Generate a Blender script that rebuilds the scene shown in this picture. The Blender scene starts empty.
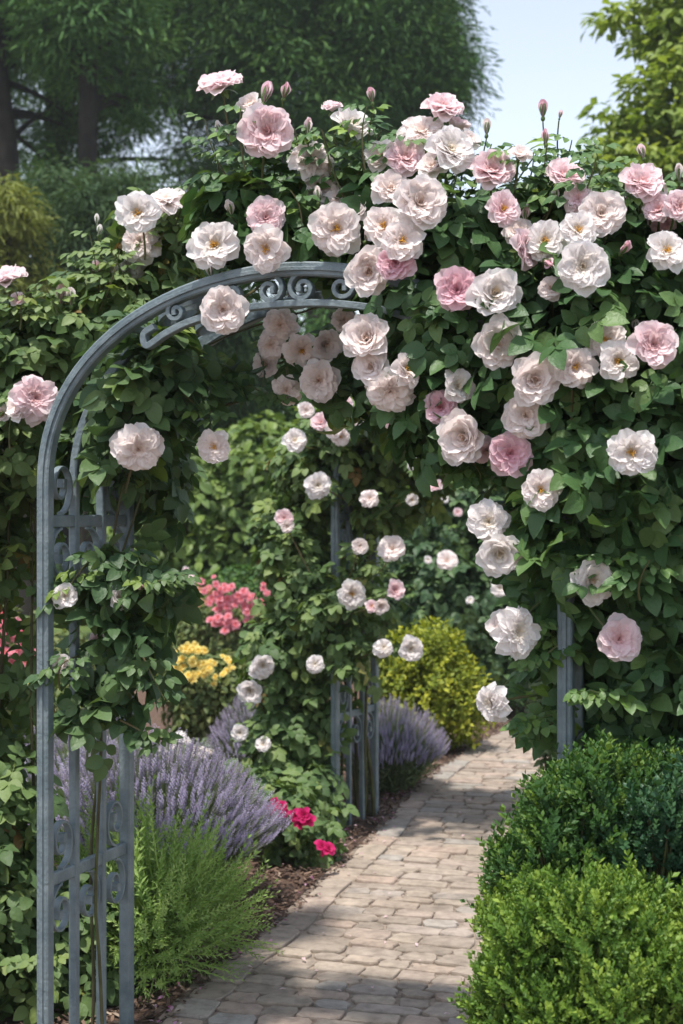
import bpy, math, random
import numpy as np
from mathutils import Vector, Matrix

SC = bpy.context.scene
COL = SC.collection
F = 1422.0; CX = 341.5; CY = 512.0; EYE = 1.55
R = math.radians

def P(px, py, Y):
    return np.array([(px-CX)*Y/F, Y, EYE-(py-CY)*Y/F])

# ------------------------------------------------------------------ mesh store
class MB:
    def __init__(s): s.v = []; s.f = []; s.r = []; s.m = []; s.n = 0
    def add(s, v, faces, rnd=0.5, mat=0):
        """v (N,3); faces list of tuples or int array (M,k)"""
        v = np.asarray(v, float).reshape(-1, 3)
        s.v.append(v)
        if isinstance(faces, np.ndarray):
            s.f.append(faces + s.n); k = len(faces)
        else:
            by = {}
            for i, f in enumerate(faces): by.setdefault(len(f), []).append(f)
            k = len(faces)
            for q in by.values(): s.f.append(np.array(q) + s.n)
        s.m.append(np.full(k, mat))
        s.r.append(np.broadcast_to(np.asarray(rnd, float), (len(v),)).copy())
        s.n += len(v)
    def build(s, name, mats, parent=None, smooth=False):
        me = bpy.data.meshes.new(name)
        V = np.concatenate(s.v); Rr = np.concatenate(s.r); M = np.concatenate(s.m)
        tot = np.concatenate([np.full(len(f), f.shape[1]) for f in s.f])
        idx = np.concatenate([f.ravel() for f in s.f])
        me.vertices.add(len(V)); me.vertices.foreach_set('co', V.ravel())
        me.loops.add(len(idx)); me.loops.foreach_set('vertex_index', idx.astype(np.int32))
        me.polygons.add(len(tot))
        st = np.concatenate([[0], np.cumsum(tot)[:-1]])
        me.polygons.foreach_set('loop_start', st.astype(np.int32))
        me.polygons.foreach_set('loop_total', tot.astype(np.int32))
        me.polygons.foreach_set('material_index', M.astype(np.int32))
        me.polygons.foreach_set('use_smooth', np.full(len(tot), smooth))
        a = me.attributes.new('rnd', 'FLOAT', 'POINT'); a.data.foreach_set('value', Rr)
        me.update(calc_edges=True); me.validate()
        for m in (mats if isinstance(mats, (list, tuple)) else [mats]): me.materials.append(m)
        return link(name, me, parent)

def link(name, me, parent=None):
    o = bpy.data.objects.new(name, me); COL.objects.link(o)
    if parent is not None: o.parent = parent
    return o

def tag(o, label=None, cat=None, group=None, kind=None):
    if label: o['label'] = label
    if cat: o['category'] = cat
    if group: o['group'] = group
    if kind: o['kind'] = kind
    return o

def thing(name, loc, label, cat, group=None, rz=0):
    o = bpy.data.objects.new(name, None); COL.objects.link(o)
    o.empty_display_size = 0.1
    o.location = loc; o.rotation_euler = (0, 0, rz)
    return tag(o, label, cat, group)

def keep(o, parent):
    """parent a world-space built mesh to an unrotated empty"""
    o.parent = parent; o.location = -Vector(parent.location)
    return o

# ------------------------------------------------------------------ materials
def nodes(name):
    m = bpy.data.materials.new(name); m.use_nodes = True
    nt = m.node_tree; nt.nodes.clear()
    out = nt.nodes.new('ShaderNodeOutputMaterial')
    return m, nt, out

def ramp(nt, fac, cols):
    r = nt.nodes.new('ShaderNodeValToRGB')
    el = r.color_ramp.elements
    while len(el) < len(cols): el.new(0.5)
    for e, (p, c) in zip(el, cols): e.position = p; e.color = (*c, 1)
    nt.links.new(fac, r.inputs[0]); return r.outputs[0]

def attr(nt, n='rnd'):
    a = nt.nodes.new('ShaderNodeAttribute'); a.attribute_name = n; return a.outputs['Fac']

def noise(nt, scale, detail=4, rough=.55, coord='Object'):
    tc = nt.nodes.new('ShaderNodeTexCoord'); n = nt.nodes.new('ShaderNodeTexNoise')
    n.inputs['Scale'].default_value = scale; n.inputs['Detail'].default_value = detail
    n.inputs['Roughness'].default_value = rough
    nt.links.new(tc.outputs[coord], n.inputs['Vector']); return n.outputs[0]

def leaf_mat(name, cols, rough=.45, trans=.28, spec=.4):
    m, nt, out = nodes(name)
    c = ramp(nt, attr(nt), cols)
    p = nt.nodes.new('ShaderNodeBsdfPrincipled'); p.inputs['Roughness'].default_value = rough+.08
    p.inputs['Specular IOR Level'].default_value = spec*.8
    bm = nt.nodes.new('ShaderNodeBump'); bm.inputs['Strength'].default_value = .5; bm.inputs['Distance'].default_value = .004
    nt.links.new(noise(nt, 110, 2), bm.inputs['Height']); nt.links.new(bm.outputs[0], p.inputs['Normal'])
    t = nt.nodes.new('ShaderNodeBsdfTranslucent')
    g = nt.nodes.new('ShaderNodeMix'); g.data_type = 'RGBA'; g.blend_type = 'MULTIPLY'
    g.inputs[0].default_value = 1; g.inputs[7].default_value = (1.25, 1.25, .6, 1)
    nt.links.new(c, g.inputs[6]); nt.links.new(c, p.inputs['Base Color']); nt.links.new(g.outputs[2], t.inputs['Color'])
    mx = nt.nodes.new('ShaderNodeMixShader'); mx.inputs[0].default_value = trans
    nt.links.new(p.outputs[0], mx.inputs[1]); nt.links.new(t.outputs[0], mx.inputs[2])
    nt.links.new(mx.outputs[0], out.inputs[0]); return m

def petal_mat(name, cols, trans=.48):
    m, nt, out = nodes(name)
    c = ramp(nt, attr(nt), cols)
    n = noise(nt, 14, 3)
    mr = ramp(nt, n, [(.35, (.97, .94, .94)), (.6, (1, 1, 1))])
    g = nt.nodes.new('ShaderNodeMix'); g.data_type = 'RGBA'; g.blend_type = 'MULTIPLY'; g.inputs[0].default_value = 1
    nt.links.new(c, g.inputs[6]); nt.links.new(mr, g.inputs[7])
    p = nt.nodes.new('ShaderNodeBsdfPrincipled'); p.inputs['Roughness'].default_value = .6
    p.inputs['Specular IOR Level'].default_value = .2
    t = nt.nodes.new('ShaderNodeBsdfTranslucent')
    nt.links.new(g.outputs[2], p.inputs['Base Color']); nt.links.new(g.outputs[2], t.inputs['Color'])
    mx = nt.nodes.new('ShaderNodeMixShader'); mx.inputs[0].default_value = trans
    nt.links.new(p.outputs[0], mx.inputs[1]); nt.links.new(t.outputs[0], mx.inputs[2])
    nt.links.new(mx.outputs[0], out.inputs[0]); return m

def plain_mat(name, c1, c2, scale=8, rough=.8, bump=.2, spec=.3, metal=0, bscale=None, detail=6):
    m, nt, out = nodes(name)
    n = noise(nt, scale, detail)
    c = ramp(nt, n, [(.35, c1), (.65, c2)])
    p = nt.nodes.new('ShaderNodeBsdfPrincipled'); p.inputs['Roughness'].default_value = rough
    p.inputs['Specular IOR Level'].default_value = spec; p.inputs['Metallic'].default_value = metal
    nt.links.new(c, p.inputs['Base Color'])
    if bump:
        b = nt.nodes.new('ShaderNodeBump'); b.inputs['Strength'].default_value = bump; b.inputs['Distance'].default_value = .01
        nt.links.new(noise(nt, bscale or scale*4, 5), b.inputs['Height']); nt.links.new(b.outputs[0], p.inputs['Normal'])
    nt.links.new(p.outputs[0], out.inputs[0]); return m

M = {}
M['rose_leaf'] = leaf_mat('rose_leaf', [(0, (.045, .09, .038)), (.45, (.068, .125, .048)), (.8, (.105, .17, .06)), (.93, (.13, .2, .04)), (1, (.19, .25, .05))], .4, .25)
M['rose_leaf_dark'] = leaf_mat('rose_leaf_dark', [(0, (.045, .10, .036)), (.5, (.07, .14, .046)), (.88, (.12, .20, .06)), (.97, (.13, .22, .04)), (1, (.2, .3, .05))], .38, .22)
M['rose_leaf_fresh'] = leaf_mat('rose_leaf_fresh', [(0, (.07, .125, .045)), (.5, (.115, .185, .06)), (.85, (.18, .25, .085)), (.97, (.19, .25, .06)), (1, (.25, .16, .06))], .45, .3)
M['box_lit'] = leaf_mat('box_lit', [(0, (.06, .13, .022)), (.5, (.13, .23, .035)), (1, (.26, .36, .06))], .42, .3)  # box leaf with the sunlit tone put into its colour
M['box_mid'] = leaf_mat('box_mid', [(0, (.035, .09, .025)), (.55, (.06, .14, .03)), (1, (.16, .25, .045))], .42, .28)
M['box_shaded'] = leaf_mat('box_shaded', [(0, (.025, .075, .035)), (.5, (.04, .10, .045)), (1, (.07, .15, .05))], .35, .2)  # same box leaf, colour darkened to carry the shade under the roses
M['hedge_leaf'] = leaf_mat('hedge_leaf', [(0, (.07, .12, .03)), (.5, (.12, .19, .04)), (1, (.19, .26, .06))], .4, .25)
M['euonymus'] = leaf_mat('euonymus', [(0, (.12, .17, .02)), (.4, (.24, .28, .025)), (1, (.42, .42, .04))], .45, .3)
M['conifer'] = leaf_mat('conifer', [(0, (.035, .09, .030)), (.5, (.07, .155, .045)), (1, (.14, .24, .065))], .6, .2, .2)
M['conifer_light'] = leaf_mat('conifer_light', [(0, (.04, .08, .036)), (.6, (.06, .11, .045)), (1, (.10, .15, .06))], .6, .25, .2)
M['lime_tree'] = leaf_mat('lime_tree', [(0, (.14, .21, .04)), (.6, (.24, .32, .06)), (1, (.38, .44, .11))], .5, .42)
M['yellow_shrub'] = leaf_mat('yellow_shrub', [(0, (.13, .16, .03)), (.6, (.2, .23, .045)), (1, (.3, .32, .06))], .5, .3)
M['feather'] = leaf_mat('feather', [(0, (.17, .28, .07)), (.5, (.28, .41, .12)), (1, (.38, .50, .18))], .5, .35)
M['grey_leaf'] = leaf_mat('grey_leaf', [(0, (.10, .15, .07)), (.6, (.16, .21, .10)), (1, (.24, .28, .16))], .6, .25)
M['lavender'] = leaf_mat('lavender', [(0, (.25, .21, .36)), (.5, (.37, .33, .50)), (1, (.52, .47, .64))], .7, .3, .1)
M['flower_bush'] = leaf_mat('flower_bush', [(0, (.08, .12, .04)), (.6, (.14, .18, .055)), (1, (.24, .25, .09))], .5, .3)
M['white'] = petal_mat('white_petal', [(0, (.90, .76, .55)), (.25, (.91, .85, .75)), (.6, (.92, .88, .85)), (1, (.93, .90, .89))])
M['blush'] = petal_mat('blush_petal', [(0, (.93, .74, .60)), (.25, (.95, .84, .78)), (.6, (.95, .88, .85)), (1, (.95, .89, .87))])
M['pink'] = petal_mat('pink_petal', [(0, (.88, .56, .54)), (.4, (.91, .70, .71)), (1, (.93, .80, .82))])
M['deep_pink'] = petal_mat('deep_pink_petal', [(0, (.80, .40, .47)), (.4, (.86, .53, .60)), (1, (.90, .69, .74))])
M['coral'] = petal_mat('coral_petal', [(0, (.8, .3, .22)), (.5, (.82, .26, .32)), (1, (.86, .40, .46))])
M['salmon'] = petal_mat('salmon_petal', [(0, (.8, .5, .25)), (1, (.8, .42, .33))])
M['hot'] = petal_mat('magenta_petal', [(0, (.5, .02, .12)), (1, (.72, .03, .2))])
M['yellow'] = petal_mat('yellow_petal', [(0, (.88, .64, .10)), (1, (.92, .80, .30))])
M['stamen'] = plain_mat('stamen', (.65, .30, .04), (.78, .48, .10), 60, .7, 0)
M['calyx'] = plain_mat('calyx_green', (.07, .12, .035), (.12, .17, .05), 30, .5, 0)
M['cane'] = plain_mat('rose_cane', (.055, .045, .022), (.09, .10, .035), 12, .7, .2)
M['stem_green'] = plain_mat('green_stem', (.07, .11, .03), (.13, .10, .05), 9, .55, 0)
M['bark'] = plain_mat('bark', (.010, .008, .006), (.026, .021, .017), 5, .9, .6)
M['iron'] = plain_mat('painted_iron', (.105, .142, .158), (.175, .215, .228), 16, .5, .35, .5, 0, 90)
_r = [n for n in M['iron'].node_tree.nodes if n.type == 'VALTORGB'][0].color_ramp
_e = _r.elements.new(.74); _e.color = (.20, .235, .245, 1); _e = _r.elements.new(.78); _e.color = (.13, .095, .07, 1)
M['bed'] = plain_mat('joint_sand', (.20, .16, .125), (.31, .25, .20), 30, .95, .5)

def ground_mat():
    m, nt, out = nodes('bark_mulch')
    n1 = noise(nt, 45, 8, .7); n2 = noise(nt, .8, 3)
    c = ramp(nt, n1, [(.3, (.035, .02, .014)), (.5, (.11, .066, .045)), (.7, (.22, .145, .10))])
    d = ramp(nt, n2, [(.3, (.75, .72, .7)), (.7, (1.15, 1.1, 1.05))])
    g = nt.nodes.new('ShaderNodeMix'); g.data_type = 'RGBA'; g.blend_type = 'MULTIPLY'; g.inputs[0].default_value = 1
    nt.links.new(c, g.inputs[6]); nt.links.new(d, g.inputs[7])
    p = nt.nodes.new('ShaderNodeBsdfPrincipled'); p.inputs['Roughness'].default_value = .95
    nt.links.new(g.outputs[2], p.inputs['Base Color'])
    b = nt.nodes.new('ShaderNodeBump'); b.inputs['Strength'].default_value = .8; b.inputs['Distance'].default_value = .02
    nt.links.new(n1, b.inputs['Height']); nt.links.new(b.outputs[0], p.inputs['Normal'])
    nt.links.new(p.outputs[0], out.inputs[0]); return m
M['mulch'] = ground_mat()

def stone_mat():
    m, nt, out = nodes('paving_stone')
    c = ramp(nt, attr(nt), [(0, (.28, .235, .195)), (.3, (.335, .28, .235)), (.55, (.37, .31, .255)), (.75, (.37, .29, .24)), (1, (.31, .29, .265))])
    n = ramp(nt, noise(nt, 22, 8, .65), [(.3, (.62, .60, .58)), (.6, (1.08, 1.06, 1.03))])
    n2 = ramp(nt, noise(nt, 2.2, 5, .6), [(.35, (.78, .77, .74)), (.65, (1.08, 1.07, 1.06))])
    prev = c
    for k in (n, n2):
        g = nt.nodes.new('ShaderNodeMix'); g.data_type = 'RGBA'; g.blend_type = 'MULTIPLY'; g.inputs[0].default_value = 1
        nt.links.new(prev, g.inputs[6]); nt.links.new(k, g.inputs[7]); prev = g.outputs[2]
    p = nt.nodes.new('ShaderNodeBsdfPrincipled'); p.inputs['Roughness'].default_value = .85
    nt.links.new(prev, p.inputs['Base Color'])
    b = nt.nodes.new('ShaderNodeBump'); b.inputs['Strength'].default_value = .6; b.inputs['Distance'].default_value = .008
    nt.links.new(noise(nt, 35, 8, .65), b.inputs['Height']); nt.links.new(b.outputs[0], p.inputs['Normal'])
    nt.links.new(p.outputs[0], out.inputs[0]); return m
M['stone'] = stone_mat()
M['grass'] = plain_mat('lawn_grass', (.06, .10, .025), (.11, .15, .04), 5, .9, .5, .2, 0, 60)

# ------------------------------------------------------------------ stamping
def unit(a): return a / np.maximum(np.linalg.norm(a, axis=-1, keepdims=True), 1e-9)

def frames(nrm, dirn):
    Z = unit(nrm); Yv = dirn - (dirn*Z).sum(1, keepdims=True)*Z; Yv = unit(Yv)
    X = np.cross(Yv, Z)
    return np.stack([X, Yv, Z], axis=2)          # columns

def stamp(mb, tpl, pos, rot, scale, rnd, mat=0):
    tv, tf = tpl[0], tpl[1]
    n = len(pos)
    if n == 0: return
    sc = np.asarray(scale, float)
    if sc.ndim == 1: sc = sc[:, None]
    V = np.einsum('nij,kj->nki', rot, tv) * (sc[:, :, None] if sc.shape[1] == 1 else sc[:, None, :]) + pos[:, None, :]
    k = len(tv)
    rr = np.repeat(rnd, k)
    if len(tpl) > 2: rr = np.clip(rr + np.tile(tpl[2], n), 0, 1)
    base = mb.n
    mb.v.append(V.reshape(-1, 3)); mb.r.append(rr)
    off = (np.arange(n)*k)[:, None, None]
    for fa in tf:
        mb.f.append((fa[None] + off).reshape(-1, fa.shape[1]) + base)
        mb.m.append(np.full(len(fa)*n, mat))
    mb.n += n*k

def by_size(faces):
    d = {}
    for f in faces: d.setdefault(len(f), []).append(f)
    return [np.array(v) for v in d.values()]

def join(parts):
    """parts: list of (verts, faces list) -> template"""
    V = []; Fc = []; n = 0
    for v, f in parts:
        V.append(np.asarray(v, float)); Fc += [tuple(i+n for i in q) for q in f]; n += len(v)
    return np.concatenate(V), by_size(Fc)

def leaflet(L=1., W=.62, fold=.10, curl=.16, at=(0, 0, 0), ang=0, tilt=0):
    ts = [.12, .38, .64, .84]; ws = [.31, .5, .43, .25]
    v = [(0, 0, 0)]
    for t, w in zip(ts, ws):
        z = -curl*t*t
        v += [(-w*W, t, z+fold*w*2), (0, t, z), (w*W, t, z+fold*w*2)]
    v.append((0, 1, -curl))
    f = [(0, 2, 1), (0, 3, 2), (1, 2, 5, 4), (2, 3, 6, 5), (4, 5, 8, 7), (5, 6, 9, 8), (7, 8, 11, 10), (8, 9, 12, 11), (10, 11, 13), (11, 12, 13)]
    v = np.array(v)*L
    c, s = math.cos(ang), math.sin(ang); ct, st = math.cos(tilt), math.sin(tilt)
    v = v @ np.array([[1, 0, 0], [0, ct, -st], [0, st, ct]]).T
    v = v @ np.array([[c, -s, 0], [s, c, 0], [0, 0, 1]]).T
    return v + np.array(at), f

def compound(seed=0):
    rg = random.Random(seed)
    ps = []
    ps.append(([(-.006, 0, 0), (.006, 0, 0), (.004, .62, .0), (-.004, .62, .0)], [(0, 1, 2, 3)]))
    ps.append(leaflet(.46, .74, .1, .2+rg.random()*.15, (0, .58, 0), rg.uniform(-.15, .15), rg.uniform(-.25, .05)))
    for y, l in ((.5, .42), (.2, .34)):
        for s in (-1, 1):
            ps.append(leaflet(l*rg.uniform(.85, 1.1), .76, .1, .15+rg.random()*.25, (0, y, 0), -s*rg.uniform(.95, 1.35), rg.uniform(-.4, .1)))
    return join(ps)
COMP = [compound(i) for i in range(4)]
SINGLE = [join([leaflet(1, .66, .12, .2)]), join([leaflet(1, .56, .08, .35)])]

def diamond(W=.5, fold=.1, curl=.1):
    v = [(0, 0, 0), (-W/2, .5, fold), (0, .5, 0), (W/2, .5, fold), (0, 1, -curl)]
    return np.array(v, float), [np.array([(0, 2, 1), (0, 3, 2), (1, 2, 4), (2, 3, 4)])]
DIA = diamond(.55)
NEEDLE = (np.array([(-.06, 0, 0), (.06, 0, 0), (.09, .5, -.03), (0, 1, -.14), (-.09, .5, -.03)]), [np.array([(0, 1, 2, 3, 4)])])
FROND = (np.array([(-.02, 0, 0), (.02, 0, 0), (.2, .55, .02), (.03, .5, 0), (0, 1, -.16), (-.03, .5, 0), (-.2, .45, .02)]), [np.array([(0, 1, 2), (0, 3, 4), (0, 4, 5), (0, 5, 6)])])
QUAD = (np.array([(0, 0, 0), (.28, .45, .06), (0, 1, -.08), (-.28, .45, .06)]), [np.array([(0, 1, 2, 3)])])

def sprig(npairs=6, leafL=.3, seed=0, W=.5, spread=.9, droop=0.):
    """upright shoot along +Z, unit height"""
    rg = random.Random(seed); V = []; Fc = []; rr = []
    def addq(v, tone):
        n = len(V); V.extend(v); Fc.append((n, n+1, n+2, n+3)); rr.extend([tone]*4)
    addq([(-.012, 0, 0), (.012, 0, 0), (.006, 0, .95), (-.006, 0, .95)], -.2)
    for i in range(npairs):
        h = .12+.88*i/(npairs-1) if npairs > 1 else .5
        a0 = i*1.57+rg.uniform(-.3, .3)
        for s in (0, math.pi):
            a = a0+s; up = spread*(1-.45*i/npairs)*rg.uniform(.8, 1.2)
            L = leafL*rg.uniform(.75, 1.1)*(1-.25*(i/npairs))
            d = np.array([math.cos(a)*math.sin(up), math.sin(a)*math.sin(up), math.cos(up)])
            sd = np.array([-math.sin(a), math.cos(a), 0])*L*W*.5
            nn = np.cross(d, sd); nn /= np.linalg.norm(nn)+1e-9
            b = np.array([0, 0, h])
            addq([b, b+d*L*.5+sd+nn*L*.05, b+d*L, b+d*L*.5-sd+nn*L*.05], -.12+.35*i/npairs)
    return np.array(V), [np.array(Fc)], np.array(rr)
BOX_SPRIGS = [sprig(6, .34, i, .62) for i in range(5)]
FEATHER = [sprig(11, .16, i+10, .3, 1.0) for i in range(4)]
ROSETTE = [sprig(2, .9, i+30, .6, 1.15) for i in range(4)]

def rvec(rs, n): return unit(rs.normal(size=(n, 3)))

def fill(mb, tpls, c, r, n, size, rs, up=.5, out=.6, rand=.6, shell=.22, droop=.3, lump=.18, rej=None, tone=0., zmin=None, align='leaf', inner=.25):
    """scatter leaf templates through an ellipsoid, densest near its surface"""
    c = np.asarray(c, float); r = np.asarray(r, float); n = int(n)
    d = rvec(rs, n)
    ph = rs.uniform(0, 6.28, 6)
    b = 1 + lump*(np.sin(d[:, 0]*5+ph[0])*np.sin(d[:, 1]*5+ph[1]) + .7*np.sin(d[:, 2]*7+ph[2])*np.sin(d[:, 0]*8+ph[3]))
    q = 1-np.abs(rs.normal(0, shell, n)); k = rs.random(n) < inner; q[k] = rs.uniform(.2, .9, k.sum())
    p = c + d*r*(b*q)[:, None]
    ok = np.ones(n, bool)
    if zmin is not None: ok &= p[:, 2] > zmin
    if rej is not None: ok &= ~rej(p)
    p, d = p[ok], d[ok]; n = len(p)
    if n == 0: return
    o = unit(d/r)
    nrm = o*out + np.array([0, 0, up]) + rvec(rs, n)*rand
    if align == 'leaf':
        dr = o*.6 + rvec(rs, n)*.8 - np.array([0, 0, droop])
        rot = frames(nrm, dr)
    else:
        rot = frames(nrm, rvec(rs, n))
    idx = rs.integers(0, len(tpls), n)
    rn = np.clip(rs.random(n)**1.2*.9 + tone + rs.normal(0, .05, n), 0, 1)
    sz = size*(rs.uniform(.7, 1.2, n)+((rs.random(n) < .08)*rs.uniform(0, .7, n) if align == 'sprig' else 0))
    for i, t in enumerate(tpls):
        s = idx == i
        stamp(mb, t, p[s], rot[s], sz[s], rn[s])

def tube(mb, pts, r0, r1, sides=6, mat=0, rnd=.5):
    pts = np.asarray(pts, float); n = len(pts)
    T = unit(np.gradient(pts, axis=0)); ref = np.array([.3, .2, .93]) if abs(T[:, 2]).mean() < .8 else np.array([1., .1, 0])
    A = unit(np.cross(T, ref)); B = np.cross(T, A)
    th = np.arange(sides)*2*math.pi/sides
    rad = np.linspace(r0, r1, n)[:, None, None]
    V = pts[:, None, :] + rad*(A[:, None, :]*np.cos(th)[None, :, None] + B[:, None, :]*np.sin(th)[None, :, None])
    f = []
    for i in range(n-1):
        for j in range(sides):
            k = (j+1) % sides
            f.append((i*sides+j, i*sides+k, (i+1)*sides+k, (i+1)*sides+j))
    mb.add(V.reshape(-1, 3), np.array(f), rnd, mat)

def bez(a, b, c, n=8):
    t = np.linspace(0, 1, n)[:, None]
    a, b, c = map(np.asarray, (a, b, c))
    return (1-t)**2*a + 2*t*(1-t)*b + t*t*c

# ------------------------------------------------------------------ rose blossoms
def petal(rg, L, W, p0, p1, az, z0=0., cup=.16, ruf=.05, nu=5, nv=6, r0=0.):
    v = []
    phs = [rg.uniform(0, 6.28) for _ in range(4)]
    prof = [(0, .16), (.25, .55), (.5, .86), (.75, 1.0), (.92, .86), (1, .60)]
    rr = r0; zz = z0
    ts = [i/(nv-1) for i in range(nv)]; last = 0
    for t in ts:
        ang = p0+(p1-p0)*t
        rr += math.sin(ang)*L*(t-last); zz += math.cos(ang)*L*(t-last); last = t
        for k in range(len(prof)-1):
            if prof[k][0] <= t <= prof[k+1][0]:
                w = prof[k][1]+(prof[k+1][1]-prof[k][1])*(t-prof[k][0])/(prof[k+1][0]-prof[k][0])
        for j in range(nu):
            u = -1+2*j/(nu-1)
            notch = (1-abs(u)**2)*.10*L*t*t
            x = rr + notch*math.sin(ang) - cup*u*u*W*w*.4*math.cos(ang)
            z = zz + notch*math.cos(ang) + cup*u*u*W*w*math.sin(ang)
            y = u*W*w*.5
            e = t*t
            z += ruf*e*(.8*math.sin(u*3.2+phs[0])+.7*math.sin(u*7.5+phs[1]))
            x += ruf*e*.7*math.sin(u*5+phs[2])
            v.append((x*math.cos(az)-y*math.sin(az), x*math.sin(az)+y*math.cos(az), z))
    f = [(i*nu+j, i*nu+j+1, (i+1)*nu+j+1, (i+1)*nu+j) for i in range(nv-1) for j in range(nu-1)]
    return v, f

def rose_mb(kind, seed):
    rg = random.Random(seed); mb = MB(); D = R
    if kind == 'full':
        rings = [(7, 1.0, 1.02, 60, 92, .98), (7, .96, .95, 50, 86, .92), (8, .88, .8, 40, 80, .84), (9, .78, .56, 32, 76, .72), (9, .68, .48, 22, 68, .6), (9, .57, .40, 14, 58, .48), (8, .47, .34, 8, 46, .36), (8, .38, .28, 2, 34, .24), (6, .3, .22, -4, 20, .12), (4, .24, .18, -8, 4, .03)]
    elif kind == 'open':
        rings = [(7, 1.0, .92, 68, 98, 1.), (7, .94, .84, 56, 90, .92), (7, .82, .70, 46, 80, .78), (7, .66, .54, 38, 68, .6), (7, .5, .38, 30, 54, .42), (5, .34, .24, 22, 40, .22)]
    elif kind == 'cup':
        rings = [(7, .97, .92, 44, 76, 1.), (7, .90, .82, 34, 64, .9), (7, .82, .7, 24, 56, .76), (7, .72, .6, 16, 48, .62), (7, .6, .5, 10, 40, .46), (7, .5, .4, 4, 30, .3), (6, .42, .3, -4, 16, .12), (6, .36, .26, -8, 4, .1), (5, .3, .2, -14, -4, .04)]
    elif kind == 'blown':
        rings = [(8, 1.05, .86, 80, 122, 1.), (8, .98, .78, 66, 108, .95), (8, .88, .68, 54, 94, .87), (8, .76, .56, 42, 82, .74), (8, .62, .46, 30, 70, .58), (7, .48, .36, 20, 56, .42), (6, .36, .28, 8, 40, .25)]
    elif kind == 'bud':
        rings = [(4, .95, .62, 18, -14, 1.), (4, .9, .5, 10, -16, .5), (3, .85, .36, 2, -8, .1)]
    elif kind == 'small':
        rings = [(5, 1., 1.1, 60, 95, 1.), (5, .75, .8, 38, 75, .6), (4, .5, .5, 12, 40, .2)]
    for n, L, W, p0, p1, tone in rings:
        a0 = rg.uniform(0, 6.28)
        for i in range(n):
            az = a0+6.283*i/n+rg.uniform(-.22, .22)
            j = rg.uniform(-7, 7)
            if kind == 'bud': j *= .2
            nu, nv = (3, 4) if kind == 'small' else (7, 7)
            v, f = petal(rg, L*rg.uniform(.88, 1.08), W*rg.uniform(.9, 1.15), D(p0+j), D(p1+j*2), az, rg.uniform(-.02, .02), .28, (.02 if kind == 'bud' else .046)*(.6+.4*L), nu, nv, .02)
            mb.add(v, f, min(1, max(0, tone+rg.uniform(-.1, .1))))
    return mb

def mesh_of(mb, name, mat, smooth=True):
    o = mb.build(name, mat, None, smooth); me = o.data
    bpy.data.objects.remove(o); return me

def stamens_mb(seed):
    rg = random.Random(seed); mb = MB()
    for i in range(34):
        a = rg.uniform(0, 6.28); l = rg.uniform(.16, .36); t = rg.uniform(.1, .75)
        e = np.array([math.cos(a)*math.sin(t)*l, math.sin(a)*math.sin(t)*l, math.cos(t)*l+.04])
        tube(mb, [(0, 0, .02), e*.5, e], .008, .006, 3)
        s = .03; c = e
        v = [c+np.array(d)*s for d in ((1, 0, 0), (0, 1, 0), (-1, 0, 0), (0, -1, 0), (0, 0, 1), (0, 0, -1))]
        mb.add(v, [(0, 1, 4), (1, 2, 4), (2, 3, 4), (3, 0, 4), (1, 0, 5), (2, 1, 5), (3, 2, 5), (0, 3, 5)])
    return mb

def calyx_mb(seed, bud=False):
    rg = random.Random(seed); mb = MB()
    tube(mb, [(0, 0, -.32), (0, 0, -.24), (0, 0, -.12), (0, 0, .0)], .03, .03, 6)
    ring = []
    for z, r in ((-.26, .05), (-.18, .13), (-.08, .15), (.02, .11)):
        ring.append([(r*math.cos(k*1.0472), r*math.sin(k*1.0472), z) for k in range(6)])
    v = [p for q in ring for p in q]
    mb.add(v, [(i*6+k, i*6+(k+1) % 6, (i+1)*6+(k+1) % 6, (i+1)*6+k) for i in range(3) for k in range(6)])
    for i in range(5):
        v, f = petal(rg, .75 if bud else .6, .2, R(38 if bud else 85), R(-8 if bud else 130), i*1.2566, 0, .1, .02, 3, 5, .06)
        v = np.array(v)
        v[:, :] = v
        mb.add(v, f)
    return mb

ROSE = {}
for kind, nvar in (('full', 3), ('open', 3), ('cup', 2), ('blown', 2), ('bud', 1), ('small', 2)):
    for s in range(nvar):
        base = mesh_of(rose_mb(kind, 100+s*7+len(kind)), 'petals_'+kind, M['white'])
        for colr in ('white', 'blush', 'pink', 'deep_pink', 'coral', 'salmon', 'hot', 'yellow'):
            if colr in ('coral', 'salmon', 'hot', 'yellow') and kind != 'small': continue
            if kind == 'small' and colr in ('deep_pink',): continue
            me = base.copy(); me.materials.clear(); me.materials.append(M[colr]); me.name = 'petals_'+kind+'_'+colr
            ROSE[(kind, colr, s)] = me
        ROSE[(kind, 'n')] = nvar
STAM = [mesh_of(stamens_mb(i), 'stamens', M['stamen']) for i in range(2)]
CALYX = mesh_of(calyx_mb(1), 'calyx', M['calyx']); CALYXB = mesh_of(calyx_mb(2, True), 'calyx_bud', M['calyx'])

RG = random.Random(5)
def orient(n, spin):
    z = Vector(n).normalized()
    q = z.to_track_quat('Z', 'Y')
    return (q.to_matrix() @ Matrix.Rotation(spin, 3, 'Z')).to_quaternion()

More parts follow.
